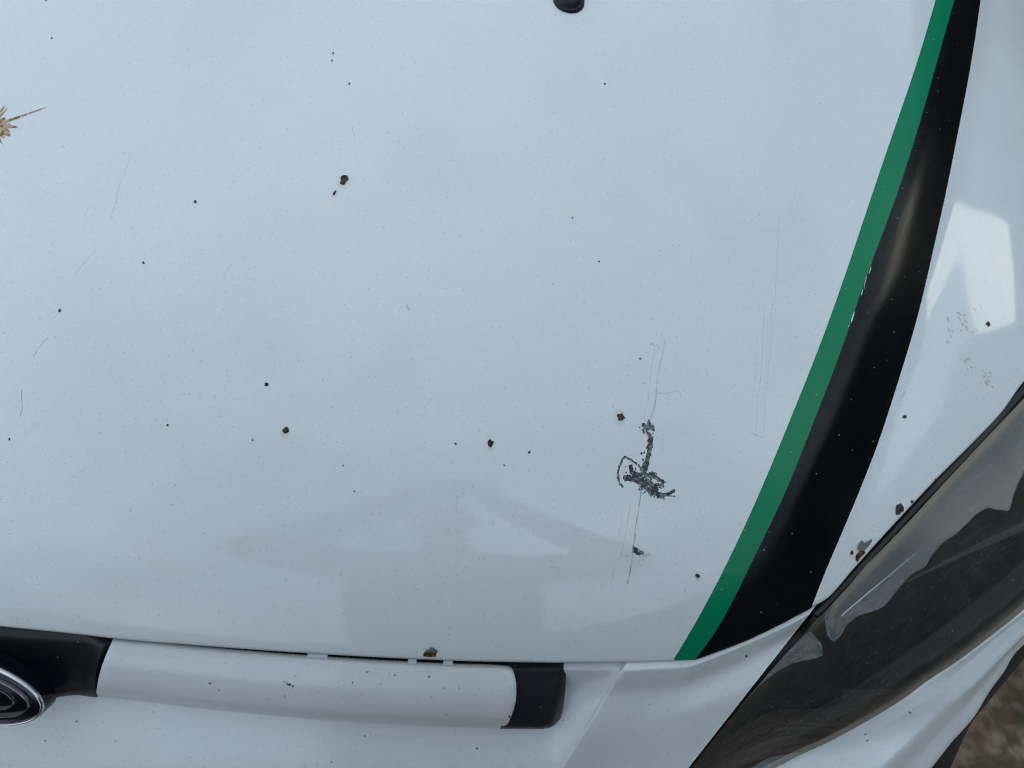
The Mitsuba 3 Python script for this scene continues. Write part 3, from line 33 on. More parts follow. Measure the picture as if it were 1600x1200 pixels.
CHIPS = [['dark paint chip with two lobes, largest on the upper left of the bonnet',[[0.25858,0.30792],[0.25744,0.31101],[0.25819,0.3131],[0.26028,0.3141],[0.26255,0.31414],[0.26395,0.31272],[0.26496,0.31027],[0.26382,0.30877],[0.263,0.30701],[0.26209,0.30426],[0.2601,0.30426],[0.25767,0.30517]]],['small dark diamond chip just below the largest paint chip',[[0.25402,0.29297],[0.2541,0.29555],[0.25539,0.29768],[0.25648,0.29786],[0.25597,0.29456],[0.25523,0.29252]]],[None,[[0.25531,0.08957],[0.25409,0.08828],[0.25405,0.0877],[0.25245,0.08758],[0.25185,0.08707],[0.25103,0.08782],[0.25028,0.08866],[0.24916,0.08939],[0.25049,0.09026],[0.25068,0.09103],[0.25236,0.09246],[0.25377,0.09206],[0.25452,0.09091]]],[None,[[0.41708,0.10434],[0.41649,0.10318],[0.41588,0.10173],[0.41547,0.10079],[0.41349,0.10113],[0.41268,0.10217],[0.41266,0.10288],[0.41216,0.10358],[0.41219,0.10479],[0.41298,0.10641],[0.41442,0.10654],[0.41512,0.10555],[0.41706,0.10566]]],[None,[[0.52094,0.14014],[0.51941,0.13919],[0.51694,0.13927],[0.51716,0.14142],[0.51598,0.14195],[0.51599,0.14394],[0.5176,0.14463],[0.51864,0.14443],[0.5205,0.14682],[0.52061,0.14485],[0.52149,0.14378],[0.52305,0.1423],[0.52178,0.14102]]],[None,[[0.59587,0.04015],[0.59598,0.03948],[0.59451,0.03904],[0.5945,0.03827],[0.59297,0.03814],[0.59284,0.03915],[0.59181,0.03944],[0.59162,0.03986],[0.5919,0.04109],[0.59282,0.04132],[0.59386,0.04095],[0.59453,0.04128],[0.59513,0.04091]]],[None,[[0.23308,0.12196],[0.23284,0.12106],[0.23236,0.12051],[0.23149,0.12064],[0.23094,0.12046],[0.23,0.1206],[0.23016,0.12152],[0.22946,0.12183],[0.22991,0.12238],[0.23026,0.12364],[0.231,0.12278],[0.23159,0.12339],[0.23252,0.12298]]],[None,[[0.5339,0.19327],[0.53369,0.19274],[0.53333,0.19224],[0.5327,0.19247],[0.53227,0.19233],[0.53168,0.19206],[0.53172,0.19267],[0.53155,0.193],[0.5321,0.19336],[0.53223,0.19355],[0.53252,0.19393],[0.53328,0.19402],[0.53333,0.19374]]],[None,[[0.48594,0.46371],[0.48585,0.46303],[0.48557,0.46253],[0.48537,0.46188],[0.4847,0.46195],[0.48414,0.46249],[0.48373,0.4625],[0.48425,0.46362],[0.48446,0.46401],[0.48452,0.46465],[0.48498,0.46427],[0.48526,0.46423],[0.4858,0.46439]]],[None,[[0.49224,0.2729],[0.49256,0.27216],[0.49213,0.27207],[0.49161,0.2719],[0.49112,0.27162],[0.49082,0.27177],[0.49051,0.27218],[0.49024,0.27271],[0.49094,0.273],[0.49116,0.2735],[0.49151,0.27356],[0.49178,0.2733],[0.49209,0.27325]]],[None,[[0.13962,0.26984],[0.13977,0.26932],[0.13924,0.26867],[0.13848,0.26882],[0.13798,0.26848],[0.13758,0.26918],[0.13693,0.26949],[0.13726,0.2701],[0.13685,0.27054],[0.13721,0.27137],[0.13793,0.27157],[0.13848,0.27136],[0.13913,0.27096]]],[None,[[0.11033,0.20914],[0.1104,0.20877],[0.11006,0.20792],[0.10937,0.20843],[0.10888,0.20787],[0.10866,0.20855],[0.10767,0.20875],[0.10815,0.20939],[0.10769,0.21001],[0.10855,0.21008],[0.10891,0.21075],[0.10931,0.21022],[0.1097,0.2097]]],[None,[[0.05111,0.16],[0.05067,0.16041],[0.04987,0.16051],[0.04985,0.16111],[0.05005,0.16192],[0.05043,0.16307],[0.05079,0.16286],[0.05145,0.16336],[0.05178,0.16187],[0.05223,0.16152],[0.05217,0.16088],[0.05183,0.16031],[0.05149,0.15965]]],[None,[[0.0369,0.05983],[0.03697,0.05934],[0.03687,0.05917],[0.03653,0.05897],[0.03601,0.05864],[0.03576,0.05921],[0.03552,0.05954],[0.03509,0.05974],[0.03513,0.06047],[0.03561,0.06075],[0.03589,0.06078],[0.03642,0.06016],[0.03708,0.06043]]],[None,[[0.16039,0.08223],[0.16059,0.08174],[0.16007,0.0816],[0.15986,0.08141],[0.15949,0.08166],[0.15869,0.08153],[0.15868,0.08195],[0.1588,0.0822],[0.15864,0.0829],[0.15903,0.08332],[0.15941,0.08308],[0.16007,0.08306],[0.16044,0.083]]],[None,[[0.2288,0.07956],[0.22856,0.07934],[0.22838,0.079],[0.22799,0.07901],[0.22768,0.07879],[0.22721,0.07882],[0.2273,0.07937],[0.22717,0.07965],[0.22704,0.08004],[0.22752,0.08018],[0.22792,0.08018],[0.22816,0.08028],[0.22827,0.07976]]],[None,[[0.78723,0.20664],[0.78541,0.20583],[0.78601,0.2049],[0.78483,0.20487],[0.78375,0.20484],[0.78291,0.20457],[0.78157,0.205],[0.78265,0.20587],[0.78232,0.20683],[0.784,0.20735],[0.78505,0.20823],[0.78609,0.20784],[0.78671,0.20745]]],[None,[[0.81773,0.1604],[0.81784,0.1598],[0.81743,0.15925],[0.81643,0.15894],[0.81579,0.15928],[0.81537,0.15914],[0.81507,0.15969],[0.8144,0.16014],[0.81522,0.16032],[0.81577,0.16103],[0.81618,0.16103],[0.81673,0.16077],[0.81717,0.16082]]],[None,[[0.88495,0.32011],[0.8839,0.31989],[0.88284,0.32136],[0.88137,0.32067],[0.88081,0.3215],[0.88221,0.32293],[0.88239,0.32384],[0.88333,0.32453],[0.88453,0.32544],[0.88528,0.32558],[0.88601,0.32463],[0.88721,0.32351],[0.8866,0.3224]]],[None,[[0.79398,0.13739],[0.79374,0.13639],[0.79247,0.13641],[0.79235,0.13552],[0.79101,0.13541],[0.79055,0.13566],[0.79015,0.13619],[0.79083,0.13685],[0.79055,0.13747],[0.79097,0.13803],[0.79193,0.13761],[0.79321,0.13849],[0.7929,0.1374]]],[None,[[0.30151,0.07069],[0.30148,0.07023],[0.3013,0.07009],[0.30099,0.07002],[0.30063,0.06997],[0.30019,0.07005],[0.29984,0.07031],[0.30032,0.07061],[0.30035,0.07077],[0.30044,0.07128],[0.30083,0.07118],[0.30113,0.07127],[0.30133,0.07097]]],[None,[[0.38768,0.09906],[0.38761,0.09875],[0.38802,0.09821],[0.3872,0.09781],[0.3867,0.09837],[0.38625,0.09821],[0.38614,0.09857],[0.38572,0.09904],[0.38583,0.09943],[0.3863,0.09968],[0.38695,0.09952],[0.38752,0.0999],[0.388,0.09958]]],[None,[[0.42823,0.08969],[0.42782,0.08938],[0.42785,0.08899],[0.4275,0.08874],[0.42718,0.08859],[0.42691,0.08898],[0.42659,0.08928],[0.42662,0.08955],[0.42682,0.08966],[0.42683,0.09011],[0.42737,0.09019],[0.42775,0.09006],[0.42798,0.08996]]],[None,[[-0.06648,0.47911],[-0.06667,0.47873],[-0.06669,0.47836],[-0.06696,0.47779],[-0.06752,0.47761],[-0.06787,0.47834],[-0.06864,0.47868],[-0.06828,0.47917],[-0.06885,0.48014],[-0.06846,0.48035],[-0.0679,0.48073],[-0.06727,0.48053],[-0.06692,0.47939]]],[None,[[0.3126,0.05415],[0.31291,0.05383],[0.31257,0.05356],[0.31226,0.05368],[0.31193,0.05368],[0.31133,0.05355],[0.31151,0.0539],[0.31141,0.0541],[0.31149,0.05457],[0.3118,0.05464],[0.31204,0.05447],[0.31236,0.05455],[0.31269,0.0544]]],[None,[[-0.04435,0.43257],[-0.04436,0.43216],[-0.04396,0.43137],[-0.04472,0.43133],[-0.04516,0.43169],[-0.04574,0.43183],[-0.04647,0.43217],[-0.04619,0.4328],[-0.04599,0.43295],[-0.04567,0.4332],[-0.04547,0.43372],[-0.04511,0.43376],[-0.04456,0.43306]]],[None,[[0.73514,0.08453],[0.73473,0.08393],[0.73452,0.0835],[0.7339,0.08292],[0.7326,0.08257],[0.73173,0.08298],[0.73125,0.08324],[0.73222,0.08413],[0.73176,0.08505],[0.73253,0.08544],[0.73342,0.08609],[0.73456,0.08615],[0.7342,0.0849]]],[None,[[0.44598,0.1015],[0.44518,0.10104],[0.44519,0.10178],[0.44575,0.10233],[0.44582,0.10287],[0.44621,0.10325],[0.44665,0.10315],[0.44707,0.10356],[0.44727,0.10285],[0.44745,0.10229],[0.44695,0.10179],[0.44655,0.10168],[0.446,0.10078]]],[None,[[0.77694,0.12231],[0.77519,0.12278],[0.77498,0.12507],[0.77485,0.12741],[0.77616,0.13084],[0.77842,0.13159],[0.77975,0.13295],[0.78183,0.13196],[0.78336,0.13053],[0.78341,0.12704],[0.78127,0.12592],[0.78002,0.12413]]]]
RUST_DOTS = [[[0.24753,0.41196],[0.24751,0.4116],[0.24747,0.41105],[0.24727,0.41104],[0.24667,0.41044],[0.24605,0.41087],[0.24626,0.41157],[0.24621,0.41196],[0.24614,0.41255],[0.2464,0.41306],[0.24669,0.41318],[0.24715,0.41295],[0.24767,0.41254]],[[0.22612,0.4447],[0.2262,0.44419],[0.22631,0.44365],[0.22559,0.44318],[0.22513,0.44403],[0.22467,0.44362],[0.22469,0.44441],[0.22452,0.44483],[0.22438,0.44533],[0.22466,0.44596],[0.22523,0.44553],[0.22583,0.44599],[0.22584,0.44531]],[[0.22711,0.43566],[0.22685,0.43529],[0.22652,0.43499],[0.22636,0.4346],[0.22611,0.43499],[0.22543,0.43479],[0.22531,0.43529],[0.22516,0.43583],[0.22547,0.436],[0.22548,0.43679],[0.22595,0.43689],[0.22658,0.43659],[0.22657,0.43599]],[[0.46572,0.31054],[0.46578,0.31034],[0.46545,0.31018],[0.46522,0.30981],[0.46487,0.3094],[0.4646,0.30961],[0.46447,0.31017],[0.46448,0.31043],[0.46438,0.31097],[0.46482,0.31115],[0.46532,0.31152],[0.46574,0.3114],[0.46549,0.31077]]]
EDGE_RUST = [[[0.37534,-0.04263],[0.37625,-0.04097],[0.37922,-0.03944],[0.38277,-0.03899],[0.38587,-0.03937],[0.38556,-0.0423],[0.381,-0.04307],[0.37589,-0.04333]],[[0.73716,0.08029],[0.73723,0.08315],[0.74131,0.08782],[0.74509,0.08861],[0.7465,0.087],[0.74119,0.0816],[0.73894,0.0783]]]
EDGE_FLAKE = [[[0.37531,-0.04224],[0.37772,-0.04001],[0.38069,-0.03848],[0.38062,-0.03752],[0.38371,-0.03771],[0.38686,-0.03885],[0.38646,-0.04045],[0.38387,-0.04001],[0.37983,-0.0409]],[[0.73815,0.08763],[0.73916,0.09121],[0.74208,0.09521],[0.74474,0.09335],[0.74657,0.09471],[0.74967,0.09634],[0.75211,0.09832],[0.75163,0.09579],[0.7481,0.09117],[0.74453,0.08754],[0.74013,0.08661]]]
SCUFF = [[[[0.53896,0.1397],[0.54236,0.1377],[0.54666,0.13977]],0.00414,1],[[[0.539,0.13618],[0.53952,0.13399]],0.00184,1],[[[0.54278,0.1431],[0.54409,0.14069]],0.00207,1],[[[0.54378,0.13358],[0.5459,0.13048],[0.54528,0.12257],[0.54392,0.11461],[0.54295,0.10683]],0.00414,1],[[[0.54164,0.10911],[0.54157,0.10239]],0.00391,1],[[[0.52493,0.09033],[0.52213,0.09229],[0.52087,0.09618],[0.52016,0.1002],[0.52095,0.10451],[0.52245,0.10932],[0.52465,0.11276],[0.52851,0.11177],[0.53342,0.10963],[0.53738,0.10749],[0.54036,0.10585]],0.00218,2],[[[0.53008,0.10616],[0.53115,0.10217],[0.53595,0.10137],[0.5417,0.10075]],0.00368,1],[[[0.52625,0.09714],[0.53343,0.09727],[0.54018,0.09584],[0.54521,0.09231],[0.55106,0.09058],[0.55876,0.09002]],0.00437,1],[[[0.55873,0.09034],[0.56341,0.09184],[0.56797,0.09514]],0.0023,0],[[[0.54145,0.10404],[0.54639,0.10161],[0.55205,0.10265],[0.55563,0.10081],[0.55877,0.09989],[0.55629,0.09712],[0.55248,0.09692]],0.00253,1],[[[0.53988,0.09959],[0.54517,0.09773],[0.54972,0.09559],[0.55273,0.09367]],0.00483,1],[[[0.53314,0.10087],[0.53904,0.09828],[0.54314,0.0944]],0.00414,1],[[[0.54477,0.10298],[0.5519,0.10462]],0.00161,1],[[[0.56066,0.0902],[0.56941,0.09131]],0.0008,0],[[[0.53854,0.04891],[0.53987,0.047],[0.54219,0.04647],[0.54551,0.04734]],0.00299,1],[[[0.53928,0.04904],[0.54164,0.04821]],0.00184,1]]
SCRATCH = [[[[0.55408,0.21486],[0.55152,0.19641]],0.00048,0.35],[[[0.54979,0.19715],[0.54705,0.15382]],0.00042,0.25],[[[0.54838,0.16979],[0.54523,0.14728]],0.00072,0.3],[[[0.54435,0.20433],[0.53879,0.1445]],0.00036,0.18],[[[0.55158,0.22],[0.55031,0.17551]],0.00036,0.2],[[[0.54849,0.1677],[0.55625,0.16874],[0.56615,0.1729],[0.56901,0.17189],[0.56971,0.16885]],0.00042,0.28],[[[0.54046,0.09064],[0.53873,0.06116],[0.53774,0.03913],[0.53608,0.02524]],0.00054,0.55],[[[0.53241,0.07721],[0.52983,0.05302],[0.52821,0.04273],[0.53569,0.0431]],0.00036,0.3],[[[0.52584,0.07243],[0.52435,0.05431]],0.0003,0.2],[[[0.54676,0.04581],[0.55098,0.04696],[0.55423,0.04707]],0.00042,0.4],[[[0.52454,0.03696],[0.52197,0.02173]],0.00036,0.15],[[[0.64487,0.26545],[0.63916,0.1947],[0.63656,0.15364]],0.00036,0.22],[[[0.65221,0.26731],[0.64623,0.19631],[0.64357,0.15308]],0.00036,0.2],[[[0.66057,0.36011],[0.65288,0.2736],[0.64505,0.19604]],0.00036,0.18],[[[0.64786,0.25414],[0.64187,0.17367]],0.0003,0.15],[[[0.63253,0.15278],[0.63895,0.15158],[0.64304,0.15142]],0.00042,0.4],[[[0.65527,0.2681],[0.64964,0.21953]],0.0003,0.15],[[[0.63699,0.24256],[0.63373,0.17187]],0.0003,0.12],[[[0.06801,0.31256],[0.06968,0.2929],[0.06813,0.27853],[0.06998,0.25663],[0.07004,0.24676]],0.00108,0.14],[[[0.06459,0.21562],[0.05974,0.20755],[0.05406,0.19492]],0.00048,0.22],[[[0.04709,0.13853],[0.04365,0.13352],[0.04033,0.12242]],0.00042,0.35],[[[0.0373,0.09621],[0.03863,0.08905],[0.04092,0.08207],[0.03999,0.07725]],0.00048,0.42],[[[0.05114,0.16019],[0.04918,0.15569]],0.00036,0.4],[[[0.25909,0.36486],[0.26262,0.355]],0.00036,0.3],[[[0.18157,0.21615],[0.17782,0.20645],[0.18404,0.19814]],0.00096,0.13],[[[0.6786,0.4006],[0.66734,0.34844]],0.00036,0.12],[[[0.68302,0.39479],[0.67409,0.36061]],0.0003,0.12],[[[0.07299,0.41884],[0.07975,0.42338]],0.0003,0.3],[[[0.78597,0.23055],[0.78229,0.2226]],0.00096,0.2],[[[0.46406,0.30956],[0.47021,0.30512]],0.00132,-0.35],[[[0.33309,0.202],[0.33575,0.19852]],0.00132,0.22],[[[0.3922,0.06231],[0.39292,0.05133]],0.00096,0.12],[[[0.54312,0.04956],[0.54481,0.04375],[0.54996,0.04635]],0.00048,0.3],[[[0.547,0.03851],[0.54411,0.04018],[0.54596,0.04308]],0.00036,0.2],[[[0.5419,0.20829],[0.54422,0.2071]],0.00096,0.4],[[[0.54641,0.20869],[0.54883,0.20528]],0.0006,0.3],[[[0.10168,0.04423],[0.0983,0.04301]],0.0015,0.1],[[[0.04836,0.06401],[0.05657,0.07405]],0.003,0.05],[[[0.47125,0.02646],[0.47756,0.02615]],0.00072,0.15]]
SPLAT = [[[-0.06641,0.32696],[-0.04143,0.34153],[-0.02794,0.34987],[-0.0213,0.35425],[-0.02849,0.35068],[-0.04505,0.34215],[-0.06855,0.32998]],[[-0.06562,0.32749],[-0.0637,0.34187],[-0.06292,0.34996],[-0.06274,0.35415],[-0.06392,0.35049],[-0.06628,0.34182],[-0.06934,0.32944]],[[-0.06628,0.32765],[-0.06208,0.34015],[-0.05994,0.34716],[-0.05901,0.35078],[-0.06058,0.3476],[-0.064,0.34006],[-0.06868,0.32927]],[[-0.06667,0.32629],[-0.05239,0.32795],[-0.04475,0.32919],[-0.04102,0.33005],[-0.04516,0.33034],[-0.05471,0.33059],[-0.0683,0.33065]],[[-0.06618,0.32521],[-0.05487,0.32749],[-0.0489,0.32921],[-0.04605,0.33043],[-0.04957,0.33094],[-0.05754,0.33147],[-0.06879,0.33173]],[[-0.06513,0.32502],[-0.0583,0.33019],[-0.05489,0.33351],[-0.05344,0.33555],[-0.05613,0.33535],[-0.06192,0.33416],[-0.06984,0.33193]],[[-0.06762,0.32504],[-0.05491,0.32136],[-0.04801,0.31986],[-0.04455,0.31948],[-0.04791,0.32166],[-0.05585,0.32607],[-0.06734,0.3319]],[[-0.06764,0.32392],[-0.05731,0.32166],[-0.05169,0.32107],[-0.04886,0.32127],[-0.05158,0.32346],[-0.05801,0.32768],[-0.06732,0.33303]],[[-0.06874,0.32702],[-0.05811,0.31753],[-0.05221,0.31262],[-0.04915,0.31033],[-0.05155,0.31337],[-0.05745,0.32022],[-0.06622,0.32991]],[[-0.06911,0.32641],[-0.06015,0.31931],[-0.05508,0.31575],[-0.05239,0.31421],[-0.05422,0.31683],[-0.05887,0.32256],[-0.06585,0.33052]],[[-0.06685,0.32317],[-0.0593,0.32332],[-0.05527,0.32414],[-0.05332,0.32513],[-0.05558,0.32694],[-0.06076,0.3301],[-0.06811,0.33379]],[[-0.06812,0.33171],[-0.08457,0.33308],[-0.09353,0.33341],[-0.09794,0.33323],[-0.09315,0.33167],[-0.0822,0.32877],[-0.06684,0.32523]],[[-0.07031,0.33084],[-0.07686,0.31775],[-0.08004,0.31037],[-0.08131,0.30645],[-0.07854,0.30913],[-0.07265,0.31592],[-0.06466,0.3261]],[[-0.06563,0.32962],[-0.07724,0.34367],[-0.08395,0.35131],[-0.08755,0.35504],[-0.08495,0.35069],[-0.07857,0.34088],[-0.06933,0.32731]],[[-0.07,0.32865],[-0.06398,0.3096],[-0.06044,0.29939],[-0.05843,0.29433],[-0.05913,0.29931],[-0.06132,0.31109],[-0.06496,0.32828]],[[-0.06676,0.32958],[-0.08788,0.34707],[-0.0998,0.35672],[-0.10593,0.36149],[-0.10019,0.35612],[-0.08686,0.34401],[-0.0682,0.32735]],[[-0.07177,0.33298],[-0.07657,0.32482],[-0.07858,0.31978],[-0.07912,0.31679],[-0.0763,0.31741],[-0.07063,0.31981],[-0.06322,0.32398]],[[-0.02634,0.35283],[-0.02298,0.35377],[-0.01973,0.35507],[-0.01997,0.35577],[-0.02326,0.35461]],[[-0.05461,0.32643],[-0.05198,0.32456],[-0.05165,0.32275],[-0.05397,0.32201],[-0.05737,0.32192],[-0.05957,0.32114],[-0.05969,0.31947],[-0.05877,0.31834],[-0.05834,0.31867],[-0.05863,0.31903],[-0.05862,0.31699],[-0.05774,0.31245],[-0.05686,0.30846],[-0.05739,0.30804],[-0.0595,0.31079],[-0.06188,0.31345],[-0.06312,0.31382],[-0.06329,0.31321],[-0.06366,0.31426],[-0.06513,0.3172],[-0.06729,0.31934],[-0.06907,0.31843],[-0.06999,0.31556],[-0.0705,0.31387],[-0.07132,0.31495],[-0.0727,0.31754],[-0.07438,0.31962],[-0.07575,0.32078],[-0.07614,0.32204],[-0.07509,0.32384],[-0.07295,0.32539],[-0.07119,0.3262],[-0.07154,0.32707],[-0.07437,0.32898],[-0.07809,0.33149],[-0.08037,0.33319],[-0.08028,0.33384],[-0.07892,0.33486],[-0.07785,0.33721],[-0.07729,0.33939],[-0.07619,0.33887],[-0.07397,0.33552],[-0.07159,0.33247],[-0.07052,0.33285],[-0.07095,0.33624],[-0.07152,0.33925],[-0.0708,0.3396],[-0.06889,0.33864],[-0.06714,0.33911],[-0.06647,0.34127],[-0.06648,0.34232],[-0.0661,0.33999],[-0.06487,0.3354],[-0.0633,0.33182],[-0.06213,0.33088],[-0.06162,0.3313],[-0.06152,0.33103],[-0.06126,0.32971],[-0.06018,0.3284],[-0.05784,0.32755]],[[-0.06625,0.32577],[-0.05477,0.32768],[-0.04965,0.33],[-0.04834,0.33167],[-0.05097,0.33297],[-0.0572,0.33308],[-0.06872,0.33117]],[[-0.06704,0.32579],[-0.05515,0.32357],[-0.04945,0.32381],[-0.04769,0.32478],[-0.0499,0.32675],[-0.05599,0.32891],[-0.06792,0.33115]],[[-0.0674,0.32588],[-0.05441,0.32166],[-0.04799,0.32087],[-0.04587,0.32146],[-0.04804,0.32368],[-0.05452,0.32681],[-0.06756,0.33106]],[[-0.06587,0.32679],[-0.05945,0.33342],[-0.05703,0.3376],[-0.05676,0.33957],[-0.0588,0.33947],[-0.06266,0.3368],[-0.06909,0.33015]],[[-0.06804,0.32682],[-0.05738,0.31998],[-0.05182,0.31741],[-0.04978,0.3171],[-0.05119,0.3192],[-0.05625,0.32324],[-0.06692,0.33011]],[[-0.06704,0.32738],[-0.05244,0.32885],[-0.04538,0.33016],[-0.04318,0.33095],[-0.04585,0.33135],[-0.0533,0.33102],[-0.06792,0.32955]]]
STAIN = [[0.83508,0.29073,0.00043],[0.83979,0.31438,0.00019],[0.84212,0.31401,0.00037],[0.84149,0.3028,0.00135],[0.83728,0.304,0.0002],[0.83945,0.29908,0.0002],[0.83939,0.29763,0.00146],[0.83666,0.29065,0.00015],[0.83853,0.30178,0.00047],[0.83497,0.28999,0.00106],[0.84038,0.30524,0.00047],[0.83721,0.29106,0.00037],[0.83904,0.31311,0.00135],[0.83737,0.3043,0.00155],[0.83913,0.29543,0.00101],[0.83924,0.29597,0.00095],[0.83879,0.31147,0.00054],[0.83662,0.29121,0.00125],[0.83755,0.30224,0.00156],[0.83395,0.28324,0.00028],[0.83581,0.2927,0.0008],[0.84006,0.30311,0.00057],[0.83891,0.31494,0.00155],[0.83473,0.28937,0.00032],[0.83751,0.29117,0.00021],[0.836,0.28885,0.00076],[0.84219,0.30767,0.00024],[0.83748,0.29062,0.0002],[0.83872,0.31567,0.00153],[0.83839,0.28927,0.001],[0.86152,0.30475,0.00057],[0.85806,0.30878,0.00104],[0.86272,0.3066,0.00028],[0.85472,0.31607,0.00035],[0.86095,0.30787,0.00053],[0.85814,0.31085,0.00156],[0.85118,0.30669,0.00131],[0.85721,0.31723,0.00111],[0.85752,0.30621,0.00019],[0.85225,0.32343,0.00133],[0.85528,0.32288,0.00088],[0.86361,0.30953,0.00071],[0.86584,0.30857,0.00101],[0.85755,0.32423,0.0016],[0.85573,0.31487,0.00019],[0.85683,0.31998,0.00029],[0.86974,0.31259,0.00102],[0.85933,0.30864,0.00041],[0.85926,0.31062,0.00112],[0.85078,0.31702,0.00023],[0.86037,0.30507,0.00015],[0.85023,0.31983,0.00088],[0.86516,0.30056,0.0009],[0.86593,0.30311,0.00057],[0.86158,0.30653,0.00073],[0.85235,0.31752,0.00069],[0.85908,0.318,0.00143],[0.85063,0.31262,0.0002],[0.85134,0.31474,0.00078],[0.85813,0.31238,0.00151],[0.85653,0.31979,0.00126],[0.84967,0.32428,0.00103],[0.85205,0.31834,0.00145],[0.86489,0.30561,0.00031],[0.85819,0.31044,0.00032],[0.85344,0.31269,0.00103],[0.86492,0.30486,0.0002],[0.85807,0.31319,0.00081],[0.86511,0.30893,0.00039],[0.85451,0.31381,0.00122],[0.86086,0.31204,0.00026],[0.85266,0.30755,0.00057],[0.86419,0.30943,0.00033],[0.86011,0.31003,0.00018],[0.85187,0.32491,0.00134],[0.85761,0.27729,0.0002],[0.85388,0.27617,0.00016],[0.8644,0.27315,0.00085],[0.84996,0.27711,0.00083],[0.8586,0.28023,0.00168],[0.85944,0.27244,0.001],[0.85752,0.27385,0.00045],[0.85417,0.27463,0.00031],[0.85304,0.27357,0.00038],[0.86248,0.27373,0.00048],[0.86014,0.27219,0.00105],[0.85542,0.27705,0.00021],[0.84903,0.27462,0.00039],[0.85021,0.2786,0.00018],[0.85442,0.27678,0.00124],[0.85961,0.2727,0.0002],[0.85435,0.27503,0.00112],[0.8582,0.27147,0.00037],[0.8588,0.27116,0.00034],[0.855,0.27077,0.00017],[0.85643,0.27874,0.00121],[0.85487,0.26861,0.00097],[0.85871,0.27182,0.00026],[0.85753,0.2783,0.0003],[0.87707,0.26018,0.00149],[0.87263,0.26595,0.00061],[0.8816,0.2673,0.00036],[0.87537,0.26961,0.00156],[0.88323,0.25988,0.00123],[0.87987,0.26175,0.00018],[0.88233,0.26015,0.00082],[0.8769,0.26256,0.00016],[0.88022,0.26847,0.00042],[0.87904,0.25707,0.00037],[0.8797,0.26423,0.00135],[0.88332,0.25988,0.00075],[0.8784,0.26806,0.00112],[0.87936,0.26126,0.00016],[0.87327,0.26715,0.00131],[0.87619,0.26309,0.00093],[0.87335,0.27168,0.0002],[0.88133,0.27286,0.00145],[0.88139,0.26934,0.00078],[0.87523,0.26116,0.0014],[0.87817,0.26405,0.00157],[0.87417,0.26251,0.00049],[0.87776,0.27098,0.00037],[0.87774,0.26082,0.00038],[0.88079,0.25878,0.00066],[0.87909,0.27212,0.00043],[0.8783,0.26044,0.00055],[0.86861,0.25939,0.00103],[0.87674,0.27148,0.00064],[0.87651,0.26544,0.00065],[0.8723,0.27384,0.00052],[0.87551,0.27063,0.00112],[0.87096,0.26163,0.00017],[0.87422,0.26335,0.00015],[0.87112,0.33204,0.00049],[0.86904,0.33428,0.0013],[0.8777,0.34066,0.0007],[0.87842,0.33872,0.00104],[0.87066,0.33251,0.00089],[0.87204,0.33632,0.0005]]
NOZZLE = [0.4422,0.5527,1.1947]
CLIPS = [[0.28887,0.016],[0.36523,0.007],[0.39426,0.008]]
NICKS = [[[0.75175,0.33509],[0.75273,0.33472],[0.74989,0.32659],[0.74891,0.32695]],[[0.74638,0.32357],[0.74735,0.3232],[0.74491,0.31531],[0.7436,0.30975],[0.74284,0.31017],[0.74431,0.31643]],[[0.74159,0.30917],[0.74256,0.30881],[0.74054,0.30182],[0.73958,0.30218]],[[0.73186,0.28423],[0.73281,0.28387],[0.72981,0.27438],[0.7277,0.27012],[0.72856,0.27526]],[[0.72608,0.26968],[0.7267,0.26924],[0.72564,0.26651],[0.72501,0.26695]]]
MARKERS = [[[0.6995,-0.0225,0.795],[0.7093,-0.0176,0.795],[0.7114,-0.0219,0.795],[0.7003,-0.0272,0.795]],[[0.6972,-0.031,0.782],[0.7063,-0.028,0.782],[0.6939,-0.0565,0.782],[0.6881,-0.0594,0.782]]]
TICKS = [[[0.7435,0.065,0.925],[0.7444,0.0654,0.925],[0.7448,0.0631,0.925],[0.744,0.0626,0.925]],[[0.7458,0.0664,0.925],[0.7466,0.0668,0.925],[0.747,0.0644,0.925],[0.7462,0.064,0.925]],[[0.7481,0.0677,0.925],[0.7489,0.0682,0.925],[0.7493,0.0658,0.925],[0.7485,0.0654,0.925]],[[0.7504,0.0691,0.925],[0.7512,0.0696,0.925],[0.7516,0.0672,0.925],[0.7508,0.0668,0.925]],[[0.7526,0.0705,0.925],[0.7534,0.071,0.925],[0.7538,0.0686,0.925],[0.753,0.0681,0.925]],[[0.7549,0.0719,0.925],[0.7557,0.0724,0.925],[0.7561,0.07,0.925],[0.7553,0.0695,0.925]],[[0.7572,0.0733,0.925],[0.758,0.0738,0.925],[0.7584,0.0714,0.925],[0.7576,0.0709,0.925]],[[0.7595,0.0747,0.925],[0.7603,0.0752,0.925],[0.7607,0.0728,0.925],[0.7599,0.0723,0.925]]]
